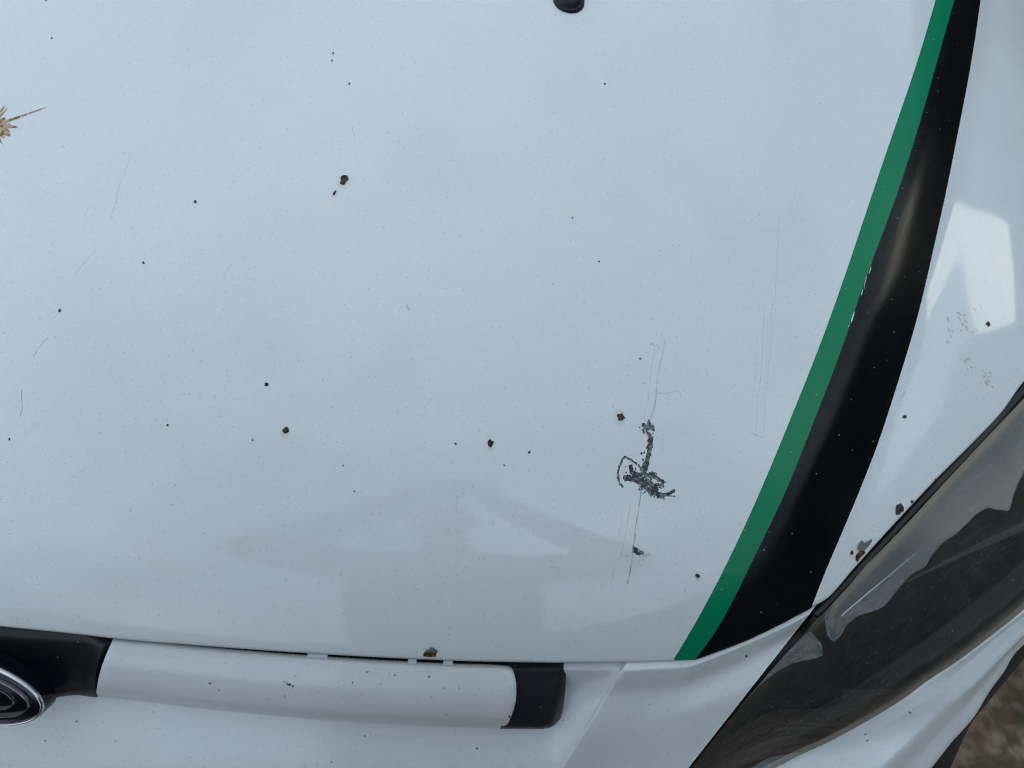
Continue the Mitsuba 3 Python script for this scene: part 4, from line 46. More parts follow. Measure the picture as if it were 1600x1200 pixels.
OTHER_CHIPS = [[[0.27006,-0.07253,0.96115],[0.26958,-0.07276,0.96096],[0.26894,-0.07294,0.96084],[0.26774,-0.07283,0.96109],[0.26741,-0.07246,0.96152],[0.26687,-0.07228,0.96178],[0.26716,-0.07191,0.96215],[0.26717,-0.0716,0.96247],[0.26729,-0.07136,0.96269],[0.26805,-0.07164,0.96233],[0.26886,-0.07145,0.96244],[0.26964,-0.07144,0.96236],[0.27023,-0.07213,0.96156]],[[0.26669,-0.07104,0.96307],[0.26645,-0.07126,0.96289],[0.26637,-0.07143,0.96272],[0.26612,-0.07139,0.9628],[0.26588,-0.07164,0.96257],[0.26583,-0.07128,0.96293],[0.26578,-0.07118,0.96304],[0.26542,-0.07099,0.96326],[0.26549,-0.07085,0.96339],[0.26587,-0.07064,0.96356],[0.26618,-0.07064,0.96352],[0.26631,-0.07087,0.96329],[0.26672,-0.07081,0.9633]],[[0.2724,-0.07325,0.96009],[0.27207,-0.07331,0.96006],[0.27178,-0.07348,0.95989],[0.27147,-0.0735,0.9599],[0.27117,-0.07318,0.96032],[0.27076,-0.07286,0.96072],[0.27094,-0.07264,0.96093],[0.27117,-0.07226,0.96131],[0.27169,-0.07242,0.96108],[0.27193,-0.0723,0.96119],[0.27218,-0.07271,0.96072],[0.2723,-0.07276,0.96065],[0.2727,-0.073,0.96034]],[[0.26439,-0.0705,0.96386],[0.26431,-0.07068,0.96369],[0.26425,-0.07073,0.96364],[0.26407,-0.07087,0.96352],[0.26393,-0.07075,0.96365],[0.26364,-0.07088,0.96356],[0.26363,-0.07066,0.96378],[0.26361,-0.07052,0.96392],[0.26355,-0.07029,0.96415],[0.26393,-0.07031,0.96409],[0.26404,-0.07019,0.9642],[0.26419,-0.07029,0.96409],[0.26422,-0.0704,0.96397]],[[0.26531,-0.07938,0.95281],[0.26554,-0.07959,0.95247],[0.26533,-0.07966,0.95239],[0.2651,-0.07977,0.95225],[0.2648,-0.07985,0.95218],[0.26473,-0.07976,0.95232],[0.26464,-0.07945,0.95278],[0.26467,-0.07929,0.95302],[0.26469,-0.07911,0.95328],[0.26486,-0.07893,0.95352],[0.26511,-0.07912,0.95322],[0.26542,-0.07889,0.95352],[0.2653,-0.07924,0.95301]],[[0.20532,-0.07774,0.96212],[0.20511,-0.07802,0.96178],[0.20508,-0.0783,0.96141],[0.20456,-0.07837,0.96137],[0.20392,-0.07834,0.96149],[0.2034,-0.07838,0.96147],[0.2036,-0.0781,0.96183],[0.20343,-0.07794,0.96205],[0.20335,-0.07763,0.96247],[0.20409,-0.07764,0.96237],[0.2045,-0.07742,0.96262],[0.20483,-0.07747,0.96253],[0.20524,-0.07767,0.96223]],[[0.33138,-0.05696,0.96589],[0.33105,-0.05713,0.96581],[0.33101,-0.05727,0.96572],[0.33068,-0.05734,0.96572],[0.33046,-0.05739,0.96572],[0.33012,-0.05734,0.96581],[0.33013,-0.05718,0.96592],[0.33009,-0.05694,0.96611],[0.33001,-0.05665,0.96633],[0.33039,-0.05645,0.96642],[0.33066,-0.05662,0.96626],[0.33098,-0.05643,0.96635],[0.3313,-0.05648,0.96626]],[[0.34865,-0.05561,0.96419],[0.34867,-0.0558,0.96405],[0.34841,-0.056,0.96394],[0.34818,-0.05599,0.96399],[0.34796,-0.056,0.96401],[0.34786,-0.05591,0.96409],[0.34773,-0.05582,0.96417],[0.34757,-0.05567,0.96431],[0.34777,-0.05556,0.96436],[0.34797,-0.05541,0.96444],[0.34806,-0.05529,0.96452],[0.3482,-0.05544,0.96439],[0.34849,-0.0555,0.9643]],[[0.35346,-0.05631,0.96294],[0.35328,-0.05657,0.96277],[0.35304,-0.05662,0.96278],[0.35292,-0.05685,0.96263],[0.35256,-0.0569,0.96265],[0.35232,-0.05681,0.96275],[0.35208,-0.05672,0.96285],[0.35235,-0.05635,0.96308],[0.35251,-0.0562,0.96317],[0.35254,-0.05601,0.9633],[0.3528,-0.05601,0.96326],[0.35318,-0.05594,0.96326],[0.35319,-0.05624,0.96304]],[[0.32012,-0.06503,0.9614],[0.31976,-0.06519,0.96133],[0.31986,-0.06559,0.96095],[0.31953,-0.06566,0.96094],[0.31927,-0.06561,0.96103],[0.31894,-0.06548,0.9612],[0.31911,-0.0652,0.96142],[0.31913,-0.06508,0.96152],[0.31895,-0.0649,0.9617],[0.31918,-0.06455,0.96196],[0.31955,-0.06455,0.9619],[0.31988,-0.06457,0.96183],[0.31988,-0.06492,0.96153]],[[0.34185,-0.06321,0.95933],[0.34188,-0.06339,0.95918],[0.34181,-0.06351,0.95909],[0.34155,-0.06376,0.95891],[0.34139,-0.06356,0.95912],[0.34131,-0.06346,0.95921],[0.34121,-0.06339,0.95929],[0.34116,-0.06328,0.95939],[0.34119,-0.06304,0.95959],[0.34128,-0.06292,0.95967],[0.34149,-0.06294,0.95963],[0.34171,-0.06297,0.95957],[0.34205,-0.06291,0.95956]],[[0.39336,-0.05991,0.95362],[0.39342,-0.06019,0.95336],[0.39302,-0.06024,0.95339],[0.39289,-0.06041,0.95327],[0.39268,-0.06054,0.95319],[0.39258,-0.06029,0.95343],[0.39248,-0.06012,0.9536],[0.39239,-0.06001,0.95371],[0.39253,-0.05985,0.95383],[0.39251,-0.05965,0.954],[0.39288,-0.05965,0.95394],[0.39314,-0.05952,0.95401],[0.39323,-0.05976,0.95378]],[[0.40572,-0.05842,0.95245],[0.40572,-0.05851,0.95236],[0.4056,-0.05872,0.95221],[0.40543,-0.05889,0.9521],[0.40508,-0.05883,0.95222],[0.40485,-0.05884,0.95226],[0.40491,-0.05855,0.95251],[0.40457,-0.05847,0.95265],[0.40497,-0.05831,0.95269],[0.40507,-0.05799,0.95294],[0.40533,-0.05803,0.95286],[0.40539,-0.05821,0.95269],[0.40566,-0.05823,0.95262]],[[0.38348,-0.06688,0.94848],[0.3832,-0.06702,0.94837],[0.38313,-0.06714,0.94825],[0.38291,-0.06741,0.94797],[0.3828,-0.06727,0.94816],[0.38252,-0.06735,0.94811],[0.38257,-0.06702,0.94849],[0.38223,-0.06696,0.94863],[0.38269,-0.06681,0.94871],[0.38278,-0.06671,0.94881],[0.38288,-0.06671,0.94879],[0.38313,-0.06655,0.94894],[0.38345,-0.06665,0.94875]],[[0.39659,-0.07563,0.93216],[0.39643,-0.0758,0.93186],[0.39601,-0.07582,0.93194],[0.39587,-0.07591,0.9318],[0.39558,-0.07614,0.93143],[0.39557,-0.07585,0.93202],[0.39547,-0.07581,0.93213],[0.39543,-0.07562,0.93252],[0.39553,-0.07546,0.93282],[0.3957,-0.07536,0.93296],[0.3959,-0.07531,0.933],[0.39621,-0.07534,0.93285],[0.39633,-0.07545,0.93261]],[[0.44885,-0.07004,0.92502],[0.44936,-0.07015,0.92367],[0.44895,-0.07063,0.92319],[0.44842,-0.07082,0.9236],[0.44786,-0.07089,0.92418],[0.44773,-0.07062,0.92498],[0.44739,-0.07047,0.92568],[0.44731,-0.07017,0.92643],[0.44748,-0.06983,0.927],[0.44796,-0.06994,0.92632],[0.44831,-0.06975,0.92638],[0.44874,-0.06973,0.92592],[0.44874,-0.06988,0.92556]],[[0.27344,-0.06625,0.96671],[0.27339,-0.0664,0.96658],[0.27323,-0.06642,0.96658],[0.27311,-0.06647,0.96655],[0.27302,-0.06653,0.96651],[0.2727,-0.06663,0.96646],[0.27251,-0.06643,0.96665],[0.27258,-0.06616,0.96688],[0.2726,-0.06603,0.96698],[0.2729,-0.06598,0.96698],[0.27306,-0.06579,0.96713],[0.27324,-0.06597,0.96696],[0.27335,-0.0661,0.96684]],[[0.3812,-0.05383,0.96047],[0.38153,-0.05405,0.96026],[0.38125,-0.0543,0.96012],[0.38048,-0.05443,0.96015],[0.37998,-0.05426,0.96035],[0.37915,-0.05447,0.96033],[0.3794,-0.05406,0.96059],[0.37922,-0.05399,0.96067],[0.3794,-0.05375,0.96081],[0.37988,-0.05355,0.96089],[0.38032,-0.05359,0.96079],[0.38067,-0.05358,0.96074],[0.38131,-0.05346,0.96072]],[[0.2118,-0.08129,0.95641],[0.21171,-0.08156,0.956],[0.2114,-0.08156,0.95605],[0.21116,-0.08183,0.95565],[0.21108,-0.08159,0.95604],[0.21083,-0.0816,0.95605],[0.21055,-0.08155,0.95616],[0.21074,-0.08133,0.95646],[0.21095,-0.08118,0.95666],[0.21112,-0.08103,0.95687],[0.21138,-0.081,0.95688],[0.21154,-0.08099,0.95688],[0.21168,-0.08117,0.9566]],[[0.64865,-0.00088,0.92839],[0.64932,-0.00113,0.92707],[0.64809,-0.00106,0.92863],[0.6479,-0.00137,0.9281],[0.64713,-0.00131,0.92918],[0.64706,-0.00103,0.93004],[0.64616,-0.0009,0.93168],[0.64654,-0.00067,0.93182],[0.64743,-0.00063,0.93063],[0.64785,-0.00034,0.93085],[0.64861,-0.00024,0.93008],[0.64857,-0.00061,0.92915],[0.64914,-0.00062,0.92844]],[[0.81572,-0.01473,0.85687],[0.81617,-0.01492,0.85643],[0.81505,-0.01489,0.85695],[0.81394,-0.01493,0.85737],[0.81279,-0.01479,0.85809],[0.81195,-0.01461,0.85868],[0.81116,-0.01423,0.85939],[0.81236,-0.01422,0.85902],[0.81251,-0.01406,0.85916],[0.81306,-0.01409,0.85893],[0.81423,-0.01427,0.85815],[0.81476,-0.01433,0.85782],[0.81593,-0.01455,0.85701]],[[0.77964,-0.03811,0.83817],[0.77962,-0.03826,0.83803],[0.77985,-0.03834,0.83794],[0.77918,-0.03899,0.83737],[0.77875,-0.03896,0.83743],[0.77789,-0.03945,0.83702],[0.77782,-0.03932,0.83714],[0.77728,-0.03938,0.83711],[0.77779,-0.03879,0.83763],[0.77812,-0.0386,0.8378],[0.77864,-0.03813,0.83821],[0.77928,-0.0377,0.83858],[0.77969,-0.03786,0.83841]],[[0.77691,-0.03389,0.84275],[0.77693,-0.03412,0.84249],[0.77698,-0.03438,0.84219],[0.7763,-0.03457,0.84205],[0.77604,-0.03475,0.84188],[0.77559,-0.03462,0.84206],[0.77512,-0.03469,0.84203],[0.77469,-0.03465,0.84212],[0.77472,-0.03433,0.84246],[0.77552,-0.03397,0.84279],[0.7758,-0.03389,0.84286],[0.77637,-0.03354,0.84319],[0.77666,-0.03374,0.84293]],[[0.08323,-0.10977,0.91275],[0.08319,-0.11025,0.91246],[0.08265,-0.1103,0.91249],[0.08245,-0.11045,0.91242],[0.08216,-0.11032,0.91253],[0.08192,-0.1103,0.91257],[0.0818,-0.11019,0.91264],[0.08147,-0.10987,0.91287],[0.08184,-0.10977,0.91289],[0.08202,-0.10952,0.91303],[0.08222,-0.10935,0.91311],[0.08272,-0.10931,0.91307],[0.08288,-0.10954,0.91292]],[[0.05852,-0.12623,0.90484],[0.05877,-0.12643,0.9047],[0.05841,-0.12665,0.90458],[0.05822,-0.12684,0.90447],[0.05788,-0.12681,0.90451],[0.05771,-0.1265,0.90471],[0.05733,-0.12639,0.90479],[0.05734,-0.12626,0.90488],[0.05741,-0.12594,0.90508],[0.05779,-0.12593,0.90506],[0.05798,-0.12595,0.90504],[0.05833,-0.1257,0.90518],[0.05856,-0.12592,0.90503]],[[0.1463,-0.09629,0.91606],[0.14656,-0.09656,0.91584],[0.14638,-0.09665,0.91578],[0.14607,-0.09675,0.91574],[0.14586,-0.09665,0.91584],[0.14577,-0.09653,0.91593],[0.14552,-0.09646,0.91601],[0.14566,-0.09629,0.91612],[0.14568,-0.09613,0.91624],[0.14568,-0.0959,0.91641],[0.14604,-0.09597,0.91632],[0.14617,-0.09591,0.91636],[0.14642,-0.09599,0.91627]],[[0.49467,-0.06167,0.8933],[0.49486,-0.06196,0.89318],[0.49454,-0.06197,0.89304],[0.49441,-0.06223,0.8928],[0.49416,-0.06208,0.8928],[0.49393,-0.06212,0.89268],[0.49396,-0.06182,0.89291],[0.49392,-0.06165,0.89302],[0.49379,-0.06141,0.89315],[0.49417,-0.06151,0.89322],[0.49432,-0.06118,0.89352],[0.49451,-0.06147,0.89337],[0.49483,-0.06148,0.89351]],[[0.42211,-0.08966,0.8792],[0.42246,-0.09012,0.87881],[0.42179,-0.09012,0.87894],[0.42179,-0.09051,0.87866],[0.42123,-0.09032,0.87891],[0.42091,-0.09012,0.87912],[0.42075,-0.08991,0.8793],[0.42044,-0.08962,0.87957],[0.42083,-0.08944,0.87962],[0.42105,-0.08923,0.87972],[0.42146,-0.0891,0.87973],[0.42187,-0.08925,0.87954],[0.42224,-0.08937,0.87938]],[[0.32577,-0.09284,0.89539],[0.32572,-0.09319,0.89516],[0.32537,-0.09327,0.89516],[0.32523,-0.09361,0.89495],[0.32491,-0.09328,0.89523],[0.32452,-0.09355,0.89511],[0.32462,-0.09307,0.89543],[0.32452,-0.09286,0.89559],[0.32458,-0.0927,0.89569],[0.32466,-0.0925,0.89581],[0.32498,-0.09223,0.89595],[0.32539,-0.09252,0.89567],[0.32576,-0.09253,0.89561]],[[0.56743,-0.04499,0.91223],[0.5674,-0.04525,0.91196],[0.56715,-0.04532,0.91199],[0.56711,-0.04555,0.91176],[0.5668,-0.04534,0.91211],[0.56636,-0.04549,0.91212],[0.56647,-0.04527,0.9123],[0.56642,-0.04504,0.91256],[0.56655,-0.04494,0.91261],[0.56658,-0.04461,0.91294],[0.56686,-0.04468,0.91276],[0.56716,-0.0448,0.91252],[0.56734,-0.0449,0.91236]],[[0.29935,-0.11418,0.88471],[0.29935,-0.11432,0.8846],[0.29926,-0.1146,0.8844],[0.29895,-0.1146,0.88445],[0.29879,-0.1145,0.88455],[0.29841,-0.11454,0.88458],[0.29838,-0.11444,0.88467],[0.29815,-0.11426,0.88485],[0.29824,-0.11385,0.88515],[0.29847,-0.11377,0.88517],[0.29881,-0.11376,0.88513],[0.29903,-0.11388,0.88499],[0.29921,-0.11402,0.88486]],[[0.11678,-0.12034,0.90302],[0.1168,-0.12051,0.9029],[0.11666,-0.12072,0.90278],[0.11633,-0.12062,0.90287],[0.11614,-0.12061,0.9029],[0.11589,-0.12077,0.90282],[0.11597,-0.12039,0.90306],[0.11591,-0.12031,0.90312],[0.11581,-0.12003,0.9033],[0.11604,-0.12009,0.90325],[0.11635,-0.11981,0.9034],[0.11664,-0.1199,0.90332],[0.11662,-0.12006,0.90321]]]

# ---- form of the bonnet as a height over the plan (x to the van's left-hand side, y towards the windscreen) ----
def soft(u, w):                       # smooth ramp: 0 before, u after
    return w * np.logaddexp(0, u / w)
def yf(x):                            # plan curve of the nose
    a = np.abs(x)
    return YF[0] + YF[1] * a**2 + YF[2] * a**4
def zf(x):                            # crown across the nose
    a = np.abs(x)
    return 1.0 - 0.14 * a**2 - 0.30 * soft(a - 0.99, 0.03) - 0.6 * soft(a - 1.10, 0.012)
def hood(x, y):
    a = np.abs(x)
    s = y - yf(a)
    z = zf(a) + 0.27 * s - 0.04 * s * np.abs(s) + 0.86 * 0.090 * (1 - np.exp(-np.clip(s, -0.03, 9) / 0.090))
    xc = np.interp(y, CREASE[1], CREASE[0])
    fade = np.clip((y - 0.02) / 0.12, 0, 1)
    return z - fade * (0.20 * soft(a - xc, 0.004) - 0.24 * soft(a - xc - 0.050, 0.006))

# ------------------------------------------------------------------ camera, light
scene['camera'] = {'type': 'perspective', 'fov': CAM['fov'], 'fov_axis': 'x', 'near_clip': 0.02, 'far_clip': 500.0,
                   'to_world': T().look_at(origin=CAM['origin'], target=CAM['target'], up=CAM['up'])}

def cloud_cover(d):
    """closed cloud with soft lighter and darker banks, paler towards the horizon"""
    p = d / (np.abs(d[..., 2:3]) + 0.30) * 2.1
    shade = meshkit.fbm(p + 4.2, 5, 3)
    return np.ones(d.shape[:2]), np.clip((shade - 0.34) * 2.6 + 0.62 * d[..., 2] - 0.20, 0, 1)

_a, _e = math.radians(23), math.radians(14.5)
SUN = [math.cos(_a) * math.cos(_e), math.sin(_a) * math.cos(_e), math.sin(_e)]
scene['sky'] = mikit.sky(SUN, turbidity=4, sun_scale=0.10, sun_angle=32, ground=(0.12, 0.11, 0.10), clouds=cloud_cover,
                         cloud_lit=(3.34, 3.86, 4.30), cloud_dark=(1.10, 1.51, 1.90), sun_tint=(1, 1.42, 2.2))

# ------------------------------------------------------------------ helpers
def add(key, mesh, bsdf, smooth=True, label=None, **more):
    base, k = key, 0
    while key in scene:
        k += 1
        key = f'{base}_{k:03d}'
    scene[key] = mikit.ply(mesh, bsdf, smooth=smooth, **more)
    if label:
        labels[key] = {'label': label}
    return key

def grid_faces(nr, nc, flip=False):
    i = np.arange(nr - 1)[:, None] * nc + np.arange(nc - 1)[None]
    q = np.stack([i, i + 1, i + nc + 1, i + nc], -1).reshape(-1, 4)
    return q[:, ::-1] if flip else q

def grid(P, up=True):
    """quads over an array of points (rows, columns, 3), facing up (or down)"""
    P = np.asarray(P, float)
    nr, nc = P.shape[:2]
    f = grid_faces(nr, nc)
    v = P.reshape(-1, 3)
    n = np.cross(v[f[:, 1]] - v[f[:, 0]], v[f[:, 2]] - v[f[:, 0]]).sum(0)
    if (n[2] < 0) == up:
        f = f[:, ::-1]
    f = np.vstack([f[:, [0, 1, 2]], f[:, [0, 2, 3]]])
    return trimesh.Trimesh(v, f, process=False)

def pchip(P, n, axis=0):
    from scipy.interpolate import PchipInterpolator
    P = np.asarray(P, float)
    return PchipInterpolator(np.linspace(0, 1, P.shape[axis]), P, axis=axis)(np.linspace(0, 1, n))

def smoothgrid(P, nr, nc):
    return pchip(pchip(P, nr, 0), nc, 1)

def curve(pts, n):
    """points spread evenly along a smooth curve"""
    from scipy.interpolate import CubicSpline
    P = np.asarray(pts, float)
    s = np.r_[0, np.cumsum(np.linalg.norm(np.diff(P, axis=0), axis=1))]
    u = np.linspace(0, s[-1], n)
    return np.stack([CubicSpline(s, P[:, k])(u) for k in range(P.shape[1])], -1)

def poly(pts, n):
    P = np.asarray(pts, float)
    s = np.r_[0, np.cumsum(np.linalg.norm(np.diff(P, axis=0), axis=1))]
    u = np.linspace(0, s[-1], n)
    return np.stack([np.interp(u, s, P[:, k]) for k in range(P.shape[1])], -1)

def tube(pts, r, sides=10):
    P = np.asarray(pts, float)
    t = np.gradient(P, axis=0); t /= np.linalg.norm(t, axis=1, keepdims=True)
    a = np.cross(t, [0, 0, 1.0]); a /= np.linalg.norm(a, axis=1, keepdims=True)
    b = np.cross(t, a)
    th = np.linspace(0, 2 * np.pi, sides + 1)
    r = np.broadcast_to(r, len(P))[:, None, None]
    R = P[:, None] + r * (np.cos(th)[None, :, None] * a[:, None] + np.sin(th)[None, :, None] * b[:, None])
    return grid(R)

def flat_on(shape, fn, lift, seg=0.004):
    """triangles of a flat outline (shapely, in plan) laid on the surface z = fn(x, y)"""
    out = []
    for g in getattr(shape, 'geoms', [shape]):
        if g.is_empty or g.area < 1e-8:
            continue
        v, f = trimesh.creation.triangulate_polygon(g.segmentize(seg), engine='earcut')
        out.append(trimesh.Trimesh(np.c_[v, fn(v[:, 0], v[:, 1]) + lift], f, process=False))
    m = trimesh.util.concatenate(out)
    n = m.face_normals[:, 2]
    m.faces[n < 0] = m.faces[n < 0][:, ::-1]
    return m

# ------------------------------------------------------------------ materials
def specks(x, y, cell, density, r0, r1, seed):
    u, v = x / cell, y / cell
    i, j = dr.floor(u), dr.floor(v)
    dx = u - i - (0.2 + 0.6 * cell_rand(i, j, seed))
    dy = v - j - (0.2 + 0.6 * cell_rand(i, j, seed + 1))
    k = cell_rand(i, j, seed + 2)
    r = r0 + (r1 - r0) * k * k
    d = dr.sqrt(dx * dx + dy * dy) * cell
    return dr.select(cell_rand(i, j, seed + 3) < density, 1 - smoothstep(r * 0.5, r * 1.25, d), 0.0) * (0.35 + 0.65 * cell_rand(i, j, seed + 4))

def dusty(p):
    """how much dust, tar specks and grime darken the paint: 0 to 1"""
    x, y = mi.Float(p.x), mi.Float(p.y) + 0.6 * mi.Float(p.z)
    patch = fbm(x * 14, y * 14, 3.0, octaves=3)
    a = specks(x, y, 0.0085, 0.55, 0.00032, 0.00080, 11) * 0.40
    b = specks(x + 0.31, y, 0.0035, 0.20 + 0.5 * smoothstep(0.42, 0.7, patch), 0.00022, 0.00045, 31) * 0.26
    c = specks(x, y + 0.77, 0.030, 0.20, 0.00036, 0.00090, 51) * 0.45
    d = specks(x + 0.13, y + 0.4, 0.0016, 0.4, 0.00018, 0.00036, 71) * 0.10
    return dr.maximum(dr.maximum(a, b), dr.maximum(c, d))

WHITE = (0.735, 0.745, 0.750)
def white_paint(p, n, uv):
    x, y, z = mi.Float(p.x), mi.Float(p.y), mi.Float(p.z)
    film = fbm(x * 9, y * 9, z * 9, octaves=4)
    c = mix(WHITE, (0.66, 0.655, 0.63), 0.35 * smoothstep(0.45, 0.75, film))
    grain = noise(x * 700, y * 700, z * 700)
    return mix(c * (0.975 + 0.05 * grain), (0.09, 0.085, 0.08), dusty(p))

def seg_mark(x, y, ax, ay, bx, by, w):
    dx, dy = bx - ax, by - ay
    t = dr.clip(((x - ax) * dx + (y - ay) * dy) / (dx * dx + dy * dy), 0, 1)
    d = dr.sqrt(dr.square(x - ax - t * dx) + dr.square(y - ay - t * dy))
    return 1 - smoothstep(w * 0.4, w * 1.5, d)

RUST_SPOTS = [(np.mean(c, 0), math.sqrt(max(Polygon(c).area, 1e-9) / math.pi)) for c in [q[1] for q in CHIPS[:6]] + EDGE_RUST + RUST_DOTS + [CHIPS[26][1]]]
def bonnet_paint(p, n, uv):
    c = white_paint(p, n, uv)
    x, y = mi.Float(p.x), mi.Float(p.y)
    wob = (noise(x * 160, y * 160, 1.0) - 0.5) * 0.0010 + (noise(x * 50, y * 50, 6.0) - 0.5) * 0.0022
    brk = 0.45 + 0.75 * noise(x * 420, y * 420, 5.0)
    m, l = mi.Float(0), mi.Float(0)
    for pts, w, s in SCRATCH:
        for a, b in zip(pts[:-1], pts[1:]):
            q = seg_mark(x + wob, y, a[0], a[1], b[0], b[1], w) * abs(s)
            if s > 0: m = dr.maximum(m, q)
            else: l = dr.maximum(l, q)
    c = mix(c, (0.13, 0.13, 0.13), dr.minimum(m * dr.maximum(1.6 * brk - 0.45, 0.0), 1))
    c = mix(c, (0.62, 0.56, 0.44), l * brk)
    halo = mi.Float(0)
    for (cx, cy), r in RUST_SPOTS:
        d = dr.sqrt(dr.square(x - cx) + dr.square((y - cy + 0.3 * r) * 0.8))
        halo = dr.maximum(halo, 1 - smoothstep(r * 0.7, r * 2.0 + 0.0008, d))
    c = mix(c, (0.52, 0.36, 0.24), 0.28 * halo)
    st = mi.Float(0)
    for sx, sy, r in STAIN:
        d = dr.sqrt(dr.square(x - sx + wob) + dr.square(y - sy))
        st = dr.maximum(st, 1 - smoothstep(r * 0.5, r * 1.5, d))
    return mix(c, (0.36, 0.30, 0.20), dr.minimum(st * 0.6 * brk, 0.7))

def paint(fn, alpha=0.03, ior=1.5):
    return {'type': 'twosided', 'bsdf': {'type': 'roughplastic', 'distribution': 'ggx', 'alpha': alpha, 'int_ior': ior,
            'diffuse_reflectance': proc(fn), 'nonlinear': False}}
scene['bonnet_paint'] = paint(bonnet_paint, 0.003)
scene['white_paint'] = paint(white_paint, 0.03)

def grimy(base, dust, amount, k=1.0):
    def fn(p, n, uv):
        x, y, z = mi.Float(p.x), mi.Float(p.y), mi.Float(p.z)
        f = smoothstep(0.4, 0.8, fbm(x * 22 * k, y * 22 * k, z * 22 * k, octaves=4))
        s = specks(x, y + 0.6 * z, 0.02, 0.35, 0.0003, 0.0009, 91)
        t = specks(x + 0.3, y + 0.6 * z, 0.006, 0.25, 0.0002, 0.0005, 95)
        return mix(mix(base, dust, amount * f), (0.55, 0.55, 0.53), dr.maximum(s * 0.75, t * 0.10))
    return fn
scene['green_vinyl'] = paint(grimy((0.0008, 0.205, 0.088), (0.004, 0.205, 0.095), 0.25), 0.03, 1.30)
scene['black_vinyl'] = paint(grimy((0.0035, 0.0042, 0.0055), (0.010, 0.010, 0.010), 0.4), 0.03, 1.28)
scene['black_plastic'] = {'type': 'twosided', 'bsdf': {'type': 'principled', 'base_color': proc(grimy((0.008, 0.011, 0.017), (0.018, 0.020, 0.024), 0.5)), 'roughness': 0.42, 'specular': 0.38}}
scene['black_rubber'] = {'type': 'twosided', 'bsdf': {'type': 'principled', 'base_color': proc(grimy((0.007, 0.007, 0.008), (0.03, 0.028, 0.026), 0.6)), 'roughness': 0.35, 'specular': 0.4}}
scene['gloss_black'] = {'type': 'twosided', 'bsdf': {'type': 'roughplastic', 'alpha': 0.02, 'diffuse_reflectance': {'type': 'rgb', 'value': [0.003, 0.004, 0.009]}}}
scene['chrome'] = {'type': 'twosided', 'bsdf': {'type': 'roughconductor', 'material': 'Cr', 'alpha': 0.05}}
scene['dark_chrome'] = {'type': 'twosided', 'bsdf': {'type': 'principled', 'base_color': {'type': 'rgb', 'value': [0.05, 0.055, 0.065]}, 'metallic': 0.9, 'roughness': 0.15}}
def chip_color(p, n, uv):
    x, y, z = mi.Float(p.x), mi.Float(p.y), mi.Float(p.z)
    f = noise(x * 520, y * 520, z * 520)
    g = noise(x * 1300 + 7, y * 1300, z * 900)
    return mix(mix((0.030, 0.024, 0.020), (0.085, 0.072, 0.060), smoothstep(0.35, 0.7, f)), (0.010, 0.009, 0.009), 0.6 * smoothstep(0.55, 0.8, g))
scene['chip_primer'] = {'type': 'twosided', 'bsdf': {'type': 'principled', 'base_color': proc(chip_color), 'roughness': 0.8, 'specular': 0.2}}
def scuff_color(p, n, uv):
    x, y = mi.Float(p.x), mi.Float(p.y)
    f = fbm(x * 500, y * 500, 2.0, octaves=3)
    return mix((0.045, 0.046, 0.048), (0.21, 0.215, 0.22), smoothstep(0.40, 0.70, f))
scene['scuffed_primer'] = {'type': 'twosided', 'bsdf': {'type': 'principled', 'base_color': proc(scuff_color), 'roughness': 0.7, 'specular': 0.25}}
def rust_color(p, n, uv):
    x, y = mi.Float(p.x), mi.Float(p.y)
    f = fbm(x * 420, y * 420, 2.0, octaves=3)
    return mix((0.045, 0.022, 0.012), (0.19, 0.095, 0.045), smoothstep(0.35, 0.7, f))
scene['rust'] = {'type': 'twosided', 'bsdf': {'type': 'diffuse', 'reflectance': proc(rust_color)}}
scene['flake_grey'] = {'type': 'twosided', 'bsdf': {'type': 'principled', 'base_color': {'type': 'rgb', 'value': [0.14, 0.13, 0.125]}, 'roughness': 0.6}}
def splat_color(p, n, uv):
    x, y = mi.Float(p.x), mi.Float(p.y)
    f = fbm(x * 330, y * 330, 2.0, octaves=3)
    return mix((0.54, 0.37, 0.23), (0.27, 0.15, 0.07), smoothstep(0.42, 0.62, f))
scene['dried_dropping'] = {'type': 'twosided', 'bsdf': {'type': 'diffuse', 'reflectance': proc(splat_color)}}

# ------------------------------------------------------------------ the setting
def dirt_color(p, n, uv):
    x, y = mi.Float(p.x), mi.Float(p.y)
    a = fbm(x * 5, y * 5, 0.0, octaves=4)
    b = fbm(x * 45, y * 45, 3.0, octaves=3)
    c = mix((0.105, 0.070, 0.047), (0.30, 0.215, 0.152), smoothstep(0.3, 0.7, 0.5 * a + 0.5 * b))
    g = fbm(x * 9 + 3, y * 9, 8.0, octaves=3)
    c = mix(c, (0.035, 0.045, 0.022), 0.5 * smoothstep(0.58, 0.72, g))
    s = specks(x, y, 0.045, 0.5, 0.004, 0.014, 7)
    return mix(c, (0.20, 0.18, 0.16), 0.5 * s)
scene['dirt'] = {'type': 'diffuse', 'reflectance': proc(dirt_color)}
gx = np.r_[np.linspace(-60, -3, 20), np.linspace(-2.4, 0.5, 15), np.linspace(0.55, 3.2, 240), np.linspace(3.6, 60, 25)]
gy = np.r_[np.linspace(-60, -3, 20), np.linspace(-2.4, -0.6, 10), np.linspace(-0.5, 2.2, 240), np.linspace(2.5, 60, 25)]
X, Y = np.meshgrid(gx, gy)
Pg = np.stack([X, Y, 0 * X], -1)
Pg[..., 2] = 0.05 * (meshkit.fbm(Pg * 3.1, 4, 1) - 0.5) + 0.018 * (meshkit.fbm(Pg * 22, 3, 2) - 0.5)
add('dirt_ground', grid(Pg), 'dirt')
labels['dirt_ground'] = {'kind': 'structure', 'label': 'damp brown dirt ground showing at the lower right corner'}

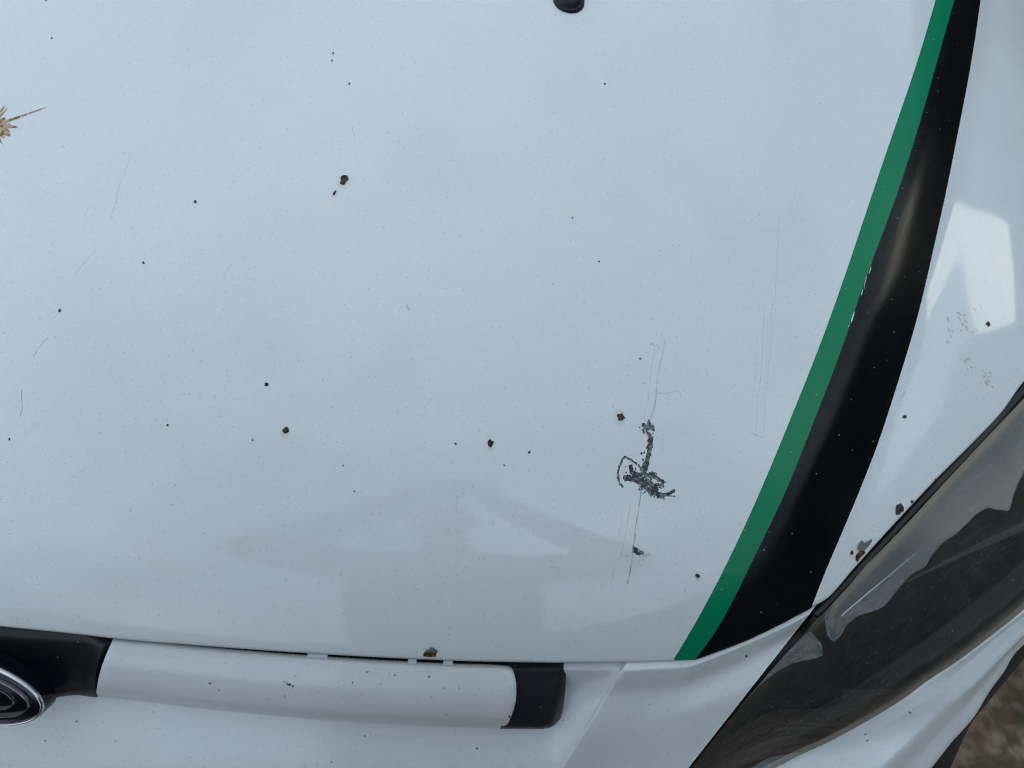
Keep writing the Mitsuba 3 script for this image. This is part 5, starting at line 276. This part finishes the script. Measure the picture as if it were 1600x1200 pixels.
# a wooded rise round the yard, seen only as the dark skyline mirrored in the paint
def wood_color(p, n, uv):
    f = fbm(mi.Float(p.x) * 1.5, mi.Float(p.y) * 1.5, mi.Float(p.z) * 1.5, octaves=3)
    return mix((0.020, 0.022, 0.015), (0.055, 0.060, 0.040), smoothstep(0.3, 0.7, f))
scene['woodland'] = {'type': 'diffuse', 'reflectance': proc(wood_color)}
az = np.linspace(0, 2 * np.pi, 361)
el = np.interp(np.degrees(az), [0, 12, 16.5, 18.5, 28, 30.5, 40, 60, 90, 180, 225, 245, 262, 285, 315, 345, 360], [31, 30, 29, 22, 21.5, 30, 28, 22, 10, 9, 10, 12, 11, 12, 21, 31, 31])
rr = np.interp(np.degrees(az), [0, 40, 90, 180, 270, 320, 360], [7, 9, 22, 26, 16, 9, 7])
dirs = np.stack([np.cos(az), np.sin(az), 0 * az], -1)
bump = meshkit.fbm(np.c_[dirs[:, :2] * 4.5, 0 * az], 4, 9)
top = 1.0 + rr * np.tan(np.radians(el)) * (0.95 + 0.10 * bump)
rows = []
for f, h in ((0.7, 0.0), (0.78, 0.45), (0.88, 0.8), (1.0, 1.0), (1.5, 1.02), (2.2, 0.6)):
    rows.append(np.c_[dirs[:, :2] * (rr * f)[:, None], top * h - 0.1])
Ph = np.array(rows)
Ph[1:, :, :] += (meshkit.noise(Ph[1:] * 1.3)[..., None] - 0.5) * 0.22
Ph[:, -1] = Ph[:, 0]
add('hills', grid(Ph), 'woodland')
labels['hills'] = {'kind': 'structure'}

# ------------------------------------------------------------------ the van: bonnet
labels['van'] = {'label': 'front of a chipped white van with a green and black stripe down its bonnet', 'category': 'van'}
EX, EY = np.array(EDGE).T
def edge_y(x):
    from scipy.interpolate import PchipInterpolator
    return PchipInterpolator(EX, EY)(np.clip(np.abs(x), 0, EX[-1])) + 1.6 * np.clip(np.abs(x) - EX[-1], 0, 1)
xs = np.unique(np.r_[np.linspace(-0.9, -0.2, 100), np.linspace(-0.2, 0.5, 160), np.linspace(0.5, 0.93, 220), np.linspace(0.93, 1.16, 90), EX[EX > 0.53][:-1]])
ts = np.unique(np.r_[np.linspace(0, 0.04, 18), np.linspace(0.04, 0.2, 50), np.linspace(0.2, 1, 110)])
yb = edge_y(xs)
Yh = yb[None] + (0.98 - yb[None]) * ts[:, None]
Xh = np.broadcast_to(xs, Yh.shape)
Zh = hood(Xh, Yh)
main = np.stack([Xh, Yh, Zh], -1)
e = main[0]
lip = [e + [0, 0.012, -0.0105], e + [0, 0.002, -0.0080], e + [0, -0.0008, -0.0045], e + [0, -0.0009, -0.0018]]
add('van__bonnet', grid(np.concatenate([np.array(lip), main])), 'bonnet_paint')

def coons(left, right, bottom, n, m):
    """left and right run from top to bottom, bottom from left to right"""
    L, R, B = poly(curve(left, 300), n), poly(curve(right, 300), n), poly(bottom, m)
    t, u = np.linspace(0, 1, n)[:, None, None], np.linspace(0, 1, m)[None, :, None]
    top = L[:1, None] * (1 - u) + R[:1, None] * u
    P = L[:, None] * (1 - u) + R[:, None] * u + top * (1 - t) + B[None] * t
    return P - ((1 - t) * (1 - u) * L[0] + (1 - t) * u * R[0] + t * (1 - u) * L[-1] + t * u * R[-1])
def stripe(key, P, bsdf, lift, label):
    z = hood(P[..., 0], P[..., 1])
    Q = np.concatenate([P, z[..., None] + lift], -1)
    e = Q[-1]
    Q = np.concatenate([Q, np.array([e + [0, -0.0014, -0.0014], e + [0, -0.0013, -0.0045], e + [0, 0.0015, -0.0075]])])
    add(key, grid(Q), bsdf, label=label)
GR_ = curve(GR, 300)
ib = [q for q in BLACK[len(GR):-len(BR)]]
stripe('van__bonnet__green_stripe', coons(GL, GR, [GL[-1], GR[-1]], 260, 14), 'green_vinyl', 0.0004, 'bright green vinyl stripe curving down the bonnet beside the black one')
stripe('van__bonnet__black_stripe', coons(GR, BR, [GR[-1]] + ib + [BR[-1]], 260, 60), 'black_vinyl', 0.0004, 'broad black stripe right of the green one')

def mark(key, outline, bsdf, lift=0.0003, label=None, sm=0.0006):
    s = Polygon(outline).buffer(0)
    if sm:
        r = min(sm, 0.25 * math.sqrt(s.area))
        s = s.buffer(r).buffer(-2 * r).buffer(r) if s.buffer(-r).area > 0 else s
    return add(key, flat_on(s, hood, lift), bsdf, label=label)
for lab, c in CHIPS:
    mark('van__bonnet__paint_chip', c, 'chip_primer', label=lab, lift=0.00045)
for c in RUST_DOTS:
    mark('van__bonnet__rust_speck', c, 'rust')
for c, f in zip(EDGE_RUST, EDGE_FLAKE):
    mark('van__bonnet__rust_patch', c, 'rust', 0.0005, sm=0)
    m = flat_on(Polygon(f).buffer(0), hood, 0.0012, 0.002)
    m.vertices[:, 2] += 0.0012 * meshkit.noise(m.vertices * 400)
    add('van__bonnet__paint_flake', m, 'flake_grey', smooth=False)

for c in NICKS:
    mark('van__bonnet__stripe_nick', list(Polygon(c).buffer(-0.0002).exterior.coords), 'white_paint', 0.0008, sm=0)

rng = np.random.default_rng(8)
bits = []
for pts, w, beaded in SCUFF:
    ln = LineString(pts)
    if not beaded:
        bits.append(ln.buffer(w * 0.5)); continue
    bits.append(ln.buffer(w * (0.42 if beaded == 1 else 0.25)))
    step = 0.0011
    for q in np.arange(0, ln.length, step):
        c = ln.interpolate(q)
        for s in ((-1, 1) if beaded == 1 else (1,)):
            o = rng.normal(0, 0.45 * w, 2) if beaded == 1 else rng.normal(0, 0.0004, 2)
            bits.append(Point(c.x + o[0], c.y + o[1]).buffer(rng.uniform(0.0004, 0.0011) if beaded == 1 else rng.uniform(0.0005, 0.0010), 5))
scuff = unary_union(bits)
lo, hi = np.array(scuff.bounds[:2]), np.array(scuff.bounds[2:])
holes = [Point(*rng.uniform(lo, hi)).buffer(rng.uniform(0.0003, 0.0008), 5) for _ in range(45)]
scuff = scuff.difference(unary_union(holes))
scuff = unary_union([g for g in scuff.geoms if g.area > 2e-7]) if scuff.geom_type == 'MultiPolygon' else scuff
for k, g in enumerate(sorted(getattr(scuff, 'geoms', [scuff]), key=lambda g: -g.area)):
    add('van__bonnet__scuff_mark', flat_on(g, hood, 0.0004), 'scuffed_primer', label='jagged dark grey scuff with a looped tail left of the green stripe' if k == 0 else None)

sp = unary_union([Polygon(q).buffer(0) for q in SPLAT])
hol = [Point(*rng.uniform(np.array(sp.bounds[:2]), np.array(sp.bounds[2:]))).buffer(rng.uniform(0.0004, 0.0012), 5) for _ in range(160)]
sp = max(getattr(sp, 'geoms', [sp]), key=lambda g: g.area).difference(unary_union(hol))
sp = max(getattr(sp, 'geoms', [sp]), key=lambda g: g.area)
add('van__bonnet__dried_dropping', flat_on(sp, hood, 0.0004), 'dried_dropping', label='brown dried spiky splatter at the left edge of the photo')

# washer nozzle
nz = np.array(NOZZLE)
prof = [(0.0, 0.0160), (0.0025, 0.0158), (0.0035, 0.0150), (0.0040, 0.0140), (0.0075, 0.0128), (0.0105, 0.0105), (0.0120, 0.007), (0.0124, 0.0)]
th = np.linspace(0, 2 * np.pi, 49)
def stadium(r, z):
    px, py = r * np.cos(th), r * np.sin(th) * 0.92
    py = np.where(py > 0, py + 0.022, py)
    X_, Y_ = nz[0] + px, nz[1] + 0.004 + py
    return np.stack([X_, Y_, hood(X_, Y_) * 0.6 + 0.4 * (nz[2] + (Y_ - nz[1]) * 0.2) + z - 0.0005], -1)
add('van__washer_nozzle', grid(np.array([stadium(r, z) for z, r in prof])), 'black_plastic', smooth=35, label='small black washer nozzle at the top of the photo')

# ------------------------------------------------------------------ the van: nose
def both_sides(P, first):
    P = np.asarray(P, float)[:, first:]
    return np.concatenate([(P * [-1, 1, 1])[:, ::-1], P], 1)
add('van__bumper', grid(smoothgrid(both_sides(BUMPER, 2), 90, 460)), 'white_paint')
add('van__grille_bar', grid(smoothgrid(BAR, 70, 160)), 'white_paint', label='long white bar across the front between the badge and a black end piece')
add('van__grille_end', grid(smoothgrid(CAP, 60, 40)), 'black_plastic', label='black end piece at the right end of the white grille bar')
add('van__grille_frame', grid(smoothgrid(both_sides(FRAME, 4), 60, 120)), 'black_plastic', label='black surround holding the badge, left of the white bar')
add('van__corner_panel', grid(smoothgrid(CORNER, 150, 120)), 'white_paint', label='white panel wrapping round below the headlight')
add('van__lower_lip', grid(smoothgrid(LIP, 30, 60)), 'black_plastic', label='black lower lip at the bottom right corner of the photo')

add('van__grille_backing', grid(smoothgrid(BACK, 20, 80)), 'black_rubber')

# badge
ec = np.array(EMBLEM)
ex = np.array([math.cos(0.09), -math.sin(0.09), -0.09]); ex /= np.linalg.norm(ex)
ey = np.array([0.0, 0.68, 0.73]); ey -= ex * (ey @ ex); ey /= np.linalg.norm(ey)
en = np.cross(ex, ey)
def ell(a, b, h, n=120, cx=0.0, cy=0.0):
    t = np.linspace(0, 2 * np.pi, n + 1)
    t = -t
    return ec + en * h + ex * (cx + a * np.cos(t))[:, None] + ey * (cy + b * np.sin(t))[:, None]
def rings(rows):
    return grid(np.array([ell(*r) for r in rows]))
A, B_ = 0.0755, 0.0300
add('van__badge__base', rings([(A, B_, -0.010), (A, B_, 0.0030), (A - .0008, B_ - .0008, 0.0040), (A - .004, B_ - .004, 0.0040)]), 'gloss_black')
add('van__badge__rim', rings([(A - .0004, B_ - .0004, 0.0034), (A - .0006, B_ - .0006, 0.0056), (A - .0014, B_ - .0013, 0.0066), (A - .0026, B_ - .0023, 0.0062), (A - .0034, B_ - .0030, 0.0040)]), 'chrome', label='polished chrome rim of the oval badge')
add('van__badge__field', rings([(A - .0030, B_ - .0026, 0.0038), (A * .85, B_ * .80, 0.0046), (A * .6, B_ * .55, 0.0054), (A * .3, B_ * .3, 0.0060), (1e-4, 1e-4, 0.0062)]), 'gloss_black')
for a, b, cx in ((0.0655, 0.0215, -0.001), (0.0545, 0.0150, -0.002)):
    add('van__badge__ridge', rings([(a, b, 0.001, 120, cx), (a - .0003, b - .0003, 0.0074, 120, cx), (a - .0013, b - .0010, 0.0076, 120, cx), (a - .0020, b - .0015, 0.001, 120, cx)]), 'chrome')

# ------------------------------------------------------------------ the van: headlight
U3, L3 = np.array(LENS_TOP), np.array(LENS_LOW)
tang = np.gradient(U3, axis=0)
nrm = np.cross(tang, L3 - U3); nrm /= np.linalg.norm(nrm, axis=1, keepdims=True)
nrm *= np.sign(nrm[:, 2:3])
for _ in range(60):
    nrm[1:-1] = (nrm[:-2] + 2 * nrm[1:-1] + nrm[2:]) / 4
nrm /= np.linalg.norm(nrm, axis=1, keepdims=True)
def shell(v, depth=0.0, bulge=0.010):
    """points across the lens at the fraction v (0 upper edge, 1 lower edge), sunk by depth"""
    v = np.asarray(v, float)
    if v.ndim == 0: v = np.full(len(U3), float(v))
    w = v[:, None]
    return U3 * (1 - w) + L3 * w + nrm * ((4 * bulge * v ** 0.8 * (1 - v) * np.interp(np.linspace(0, 1, len(v)), [0, 0.35, 0.75, 1], [1.15, 0.95, 0.35, 0.25]))[:, None] - depth)
vs = np.r_[0, 0.004, 0.012, 0.03, np.linspace(0.06, 0.94, 34), 0.97, 0.988, 0.996, 1]
Pl = np.array([shell(v) for v in vs])
Pl = np.concatenate([[Pl[0] + [0, 0, -0.012]], Pl, [Pl[-1] + [0, 0, -0.010]]])
Pl = pchip(Pl, 160, 1)
uvl = np.stack(np.meshgrid(np.linspace(0, 1, 160), np.r_[0, vs, 1]), -1).reshape(-1, 2)
def haze_weight(p, n, uv):
    x, y, z = mi.Float(p.x), mi.Float(p.y), mi.Float(p.z)
    e = dr.minimum(uv.y, (1 - uv.y) * 1.0)
    f = fbm(x * 90, y * 90, z * 90, octaves=4)
    along = x * 0.77 + y * 0.64
    fine = noise(along * 60, (x * 0.64 - y * 0.77) * 900 + f * 6, z * 60)
    w = 0.052 + 0.022 * smoothstep(0.35, 0.8, f) + 0.035 * smoothstep(0.62, 0.95, fine)
    w += dr.select(uv.y < 0.5, 0.50 * (1 - smoothstep(0.46, 0.60, uv.x)) * (1 - smoothstep(0.02, 0.06, e)), 0.42 * (1 - smoothstep(0.0, 0.10, e))) + 0.06 * (1 - smoothstep(0.0, 0.16, e))
    return dr.clip(w + 0.30 * specks(x, y + 0.6 * z, 0.012, 0.5, 0.0003, 0.0009, 15), 0, 1)
def haze_tint(p, n, uv):
    e = dr.minimum(uv.y, 1 - uv.y)
    return mix((0.31, 0.265, 0.21), (0.30, 0.305, 0.30), smoothstep(0.03, 0.16, e))
scene['lens_plastic'] = {'type': 'blendbsdf', 'weight': proc(haze_weight),
                         'a': {'type': 'thindielectric', 'int_ior': 1.52, 'specular_transmittance': {'type': 'rgb', 'value': [0.86, 0.86, 0.85]}},
                         'b': {'type': 'twosided', 'bsdf': {'type': 'diffuse', 'reflectance': proc(haze_tint)}}}
add('van__headlight__lens', grid(Pl), 'lens_plastic', uv=uvl, label='cloudy clear plastic lens of the headlight, browned along its edges')
Ph_ = np.array([shell(v, 0.028 if 0.04 < v < 0.96 else (0.006 if v in (0.0, 1.0) else 0.02)) for v in (0.0, 0.03, 0.08, 0.2, 0.35, 0.5, 0.65, 0.8, 0.9, 0.97, 1.0)])
Ph_[:, :, 2] -= 0.004
add('van__headlight__housing', grid(smoothgrid(Ph_, 60, 120)), 'black_rubber')
t_ = np.linspace(0, 1, len(U3))
def inner(v0, v1, depth0, depth1, a, b, n=60):
    """a strip inside the lamp from fraction a to b of its length"""
    q = np.linspace(a, b, n)
    def line(v, d):
        w = np.interp(t_, [a, b], v)
        S_ = shell(w, d)
        return np.stack([np.interp(q, t_, S_[:, k]) for k in range(3)], -1)
    return [line(v0, depth0), line(v1, depth1)]
scene['smoked_reflector'] = {'type': 'twosided', 'bsdf': {'type': 'principled', 'base_color': {'type': 'rgb', 'value': [0.06, 0.058, 0.054]}, 'roughness': 0.35, 'metallic': 0.6}}
scene['grey_bezel'] = {'type': 'twosided', 'bsdf': {'type': 'principled', 'base_color': {'type': 'rgb', 'value': [0.11, 0.105, 0.095]}, 'roughness': 0.5}}
a0, a1 = inner([0.04, 0.04], [0.11, 0.11], 0.006, 0.010, 0.04, 0.60)
add('van__headlight__bezel', grid(pchip(np.array([a0, a1]), 6)), 'grey_bezel')
b0, b1 = inner([0.30, 0.20], [0.62, 0.22], 0.014, 0.024, 0.05, 0.53)
c0, c1 = inner([0.46, 0.21], [0.72, 0.30], 0.020, 0.025, 0.05, 0.50)
add('van__headlight__reflector', grid(smoothgrid([b0, c0, (b1 + c1) / 2 - [0, 0, .006], c1], 30, 80)), 'smoked_reflector')
k_ = slice(int(len(b0) * 0.62), None)
add('van__headlight__trim', tube(b0[k_] + [0, 0, 0.001], np.linspace(0.0004, 0.0010, len(b0[k_])), 8), 'chrome')
for q in MARKERS:
    q = np.array(q)
    add('van__headlight__marker', trimesh.Trimesh(np.vstack([q, q - [0, 0, 0.004]]), [[0, 1, 2], [0, 2, 3]] + [[i, (i + 1) % 4, 4 + i] for i in range(4)] + [[(i + 1) % 4, 4 + (i + 1) % 4, 4 + i] for i in range(4)], process=False), 'grey_bezel', smooth=False)
for q in TICKS:
    add('van__headlight__tick', trimesh.Trimesh(q, [[0, 1, 2], [0, 2, 3]], process=False), 'grey_bezel', smooth=False)

# rubber seal between bonnet and lens
S_ = curve(np.array(SEAL)[::-1], 140)
edge_line = np.c_[S_, hood(S_[:, 0], S_[:, 1])]
add('van__headlight__seal', tube(edge_line + [0, 0, -0.0065], np.linspace(0.0035, 0.0065, len(edge_line)), 12), 'black_rubber')

for q in OTHER_CHIPS:
    q = np.array(q)
    c = q.mean(0)
    add('van__front_chip', trimesh.Trimesh(np.vstack([q, c]), [[i, (i + 1) % len(q), len(q)] for i in range(len(q))], process=False), 'chip_primer', smooth=False)

# the same pieces on the other side of the badge, outside the picture
for key in ('van__grille_bar', 'van__grille_end', 'van__corner_panel', 'van__lower_lip', 'van__headlight__lens', 'van__headlight__housing', 'van__headlight__reflector', 'van__headlight__bezel', 'van__headlight__seal'):
    a = key.split('__')
    a[1] += '_001'
    scene['__'.join(a)] = {**scene[key], 'to_world': T().scale([-1, 1, 1])}

# dark engine bay behind the gaps
bay = [np.c_[xs, edge_y(xs) + d, hood(xs, edge_y(xs)) + z] for d, z in ((0.004, -0.045), (0.012, -0.030), (0.06, -0.04), (0.4, -0.12))]
add('van__engine_bay', grid(bay), 'black_rubber')
# little pale clips in the shut line
for xa in CLIPS:
    w = xa[1]
    xq = np.linspace(xa[0] - w / 2, xa[0] + w / 2, 8)
    yq, zq = edge_y(xq), hood(xq, edge_y(xq))
    add('van__bonnet_clip', grid([np.c_[xq, yq - 0.0035, zq - 0.0165], np.c_[xq, yq - 0.001, zq - 0.0145], np.c_[xq, yq + 0.003, zq - 0.0140]]), 'white_paint')

# ------------------------------------------------------------------ the photographer, mirrored in the paint
import manifold3d as m3
def chain(joints, closed=False):
    bones = []
    for (a, ra), (b, rb) in zip(joints[:-1], joints[1:]):
        bones.append(m3.Manifold.batch_hull([m3.Manifold.sphere(ra, 20).translate(list(a)), m3.Manifold.sphere(rb, 20).translate(list(b))]))
    return m3.Manifold.batch_boolean(bones, m3.OpType.Add)
def body(parts, length, rounds):
    m = m3.Manifold.batch_boolean(parts, m3.OpType.Add).refine_to_length(length).to_mesh()
    m = trimesh.Trimesh(m.vert_properties[:, :3], m.tri_verts, process=True)
    trimesh.smoothing.filter_taubin(m, iterations=rounds)
    return m
cam_o, cam_ax = np.array(CAM['origin']), np.array(CAM['target']) - np.array(CAM['origin'])
cam_up = np.array(CAM['up']); cam_rt = np.cross(cam_ax, cam_up)
def cp(r, u, d):
    return cam_o + cam_rt * r + cam_up * u + cam_ax * d
PX = 0.50
torso, legs, skin = [], [], []
hip, chest, neck = np.array([PX, -0.78, 0.98]), np.array([PX, -0.62, 1.36]), np.array([PX, -0.48, 1.53])
torso.append(m3.Manifold.batch_hull([m3.Manifold.sphere(r, 24).translate([PX + sx * w, y, z]) for sx in (-1, 1) for y, z, w, r in ((-0.78, 0.95, 0.075, 0.115), (-0.62, 1.32, 0.10, 0.115), (-0.52, 1.45, 0.13, 0.07))]))
torso.append(chain([((PX, -0.52, 1.45), 0.075), (neck, 0.058)]))
hands = []
for s in (-1, 1):
    hand = []
    sh, elb, wr = (PX + s * 0.185, -0.52, 1.44), (PX + s * 0.35, -0.38, 1.38), cp(s * 0.088 + 0.02, -0.055, -0.10)
    torso.append(chain([(sh, 0.072), (elb, 0.052), (wr + (np.array(elb) - wr) * 0.12, 0.038)]))
    hand.append(chain([(wr + (np.array(elb) - wr) * 0.15, 0.027), (wr, 0.025), (cp(s * 0.082 + 0.02, -0.02, -0.055), 0.030)]))
    for k in range(4):
        b0 = cp(s * 0.080 + 0.02, -0.035 + 0.021 * k, -0.05)
        hand.append(chain([(b0, 0.011), (cp(s * 0.094 + 0.02, -0.03 + 0.021 * k, -0.024), 0.0095), (cp(s * 0.080 + 0.02, -0.03 + 0.021 * k, -0.012), 0.008)]))
    hand.append(chain([(cp(s * 0.082 + 0.02, -0.03, -0.06), 0.014), (cp(s * 0.062 + 0.02, -0.015, -0.045), 0.0115), (cp(s * 0.045 + 0.02, 0.0, -0.036), 0.009)]))
    hands.append(hand)
    legs.append(chain([((PX + s * 0.095, -0.79, 0.93), 0.105), ((PX + s * 0.105, -0.76, 0.50), 0.068), ((PX + s * 0.11, -0.81, 0.09), 0.048)]))
hd = np.array([PX, -0.42, 1.67])
head = m3.Manifold.batch_hull([m3.Manifold.sphere(0.083, 28).translate(list(hd + [0, -0.02, 0.035])), m3.Manifold.sphere(0.072, 24).translate(list(hd + [0, 0.01, 0.01])), m3.Manifold.sphere(0.040, 20).translate(list(hd + [0, 0.045, -0.075]))])
skin += [head, chain([(neck - [0, 0.01, 0.03], 0.052), (hd - [0, 0.02, 0.03], 0.050)]), chain([(hd + [0, 0.078, 0.01], 0.009), (hd + [0, 0.100, -0.025], 0.013)])]
skin += [m3.Manifold.sphere(0.026, 16).scale([0.4, 0.8, 1.2]).translate(list(hd + [s * 0.080, -0.01, 0.0])) for s in (-1, 1)]
scene['skin'] = {'type': 'principled', 'base_color': {'type': 'rgb', 'value': [0.36, 0.22, 0.16]}, 'roughness': 0.55}
scene['jacket'] = {'type': 'diffuse', 'reflectance': {'type': 'rgb', 'value': [0.022, 0.025, 0.032]}}
scene['trousers'] = {'type': 'diffuse', 'reflectance': {'type': 'rgb', 'value': [0.030, 0.034, 0.045]}}
scene['hair'] = {'type': 'diffuse', 'reflectance': {'type': 'rgb', 'value': [0.025, 0.018, 0.012]}}
labels['person'] = {'label': 'person in a dark jacket leaning over the bonnet, mirrored faintly in its paint', 'category': 'person'}
add('person__body', body(skin, 0.012, 6), 'skin')
for h_ in hands:
    add('person__hand', body(h_, 0.006, 4), 'skin')
add('person__jacket', body(torso, 0.02, 10), 'jacket')
add('person__trousers', body(legs, 0.02, 8), 'trousers')
add('person__hair', body([m3.Manifold.sphere(0.090, 28).translate(list(hd + [0, -0.03, 0.042])) - m3.Manifold.cube([0.3, 0.2, 0.2], True).translate(list(hd + [0, 0.125, -0.045]))], 0.012, 4), 'hair')
for s in (-1, 1):
    add('person__shoe', body([chain([((PX + s * 0.11, -0.84, 0.055), 0.045), ((PX + s * 0.12, -0.69, 0.045), 0.040), ((PX + s * 0.12, -0.63, 0.035), 0.030)])], 0.015, 4), 'black_rubber')
ph = m3.Manifold.batch_hull([m3.Manifold.cylinder(0.008, 0.009, 0.009, 20, True).translate([sx * 0.065, sy * 0.027, 0]) for sx in (-1, 1) for sy in (-1, 1)]).to_mesh()
Rp = np.stack([cam_rt, cam_up, cam_ax], 1)
pv = np.asarray(ph.vert_properties[:, :3]) @ Rp.T + cp(0.02, -0.015, -0.020)
add('phone', trimesh.Trimesh(pv, ph.tri_verts), 'gloss_black', smooth=35)
labels['phone'] = {'label': 'dark phone held up in both hands over the bonnet', 'category': 'phone'}
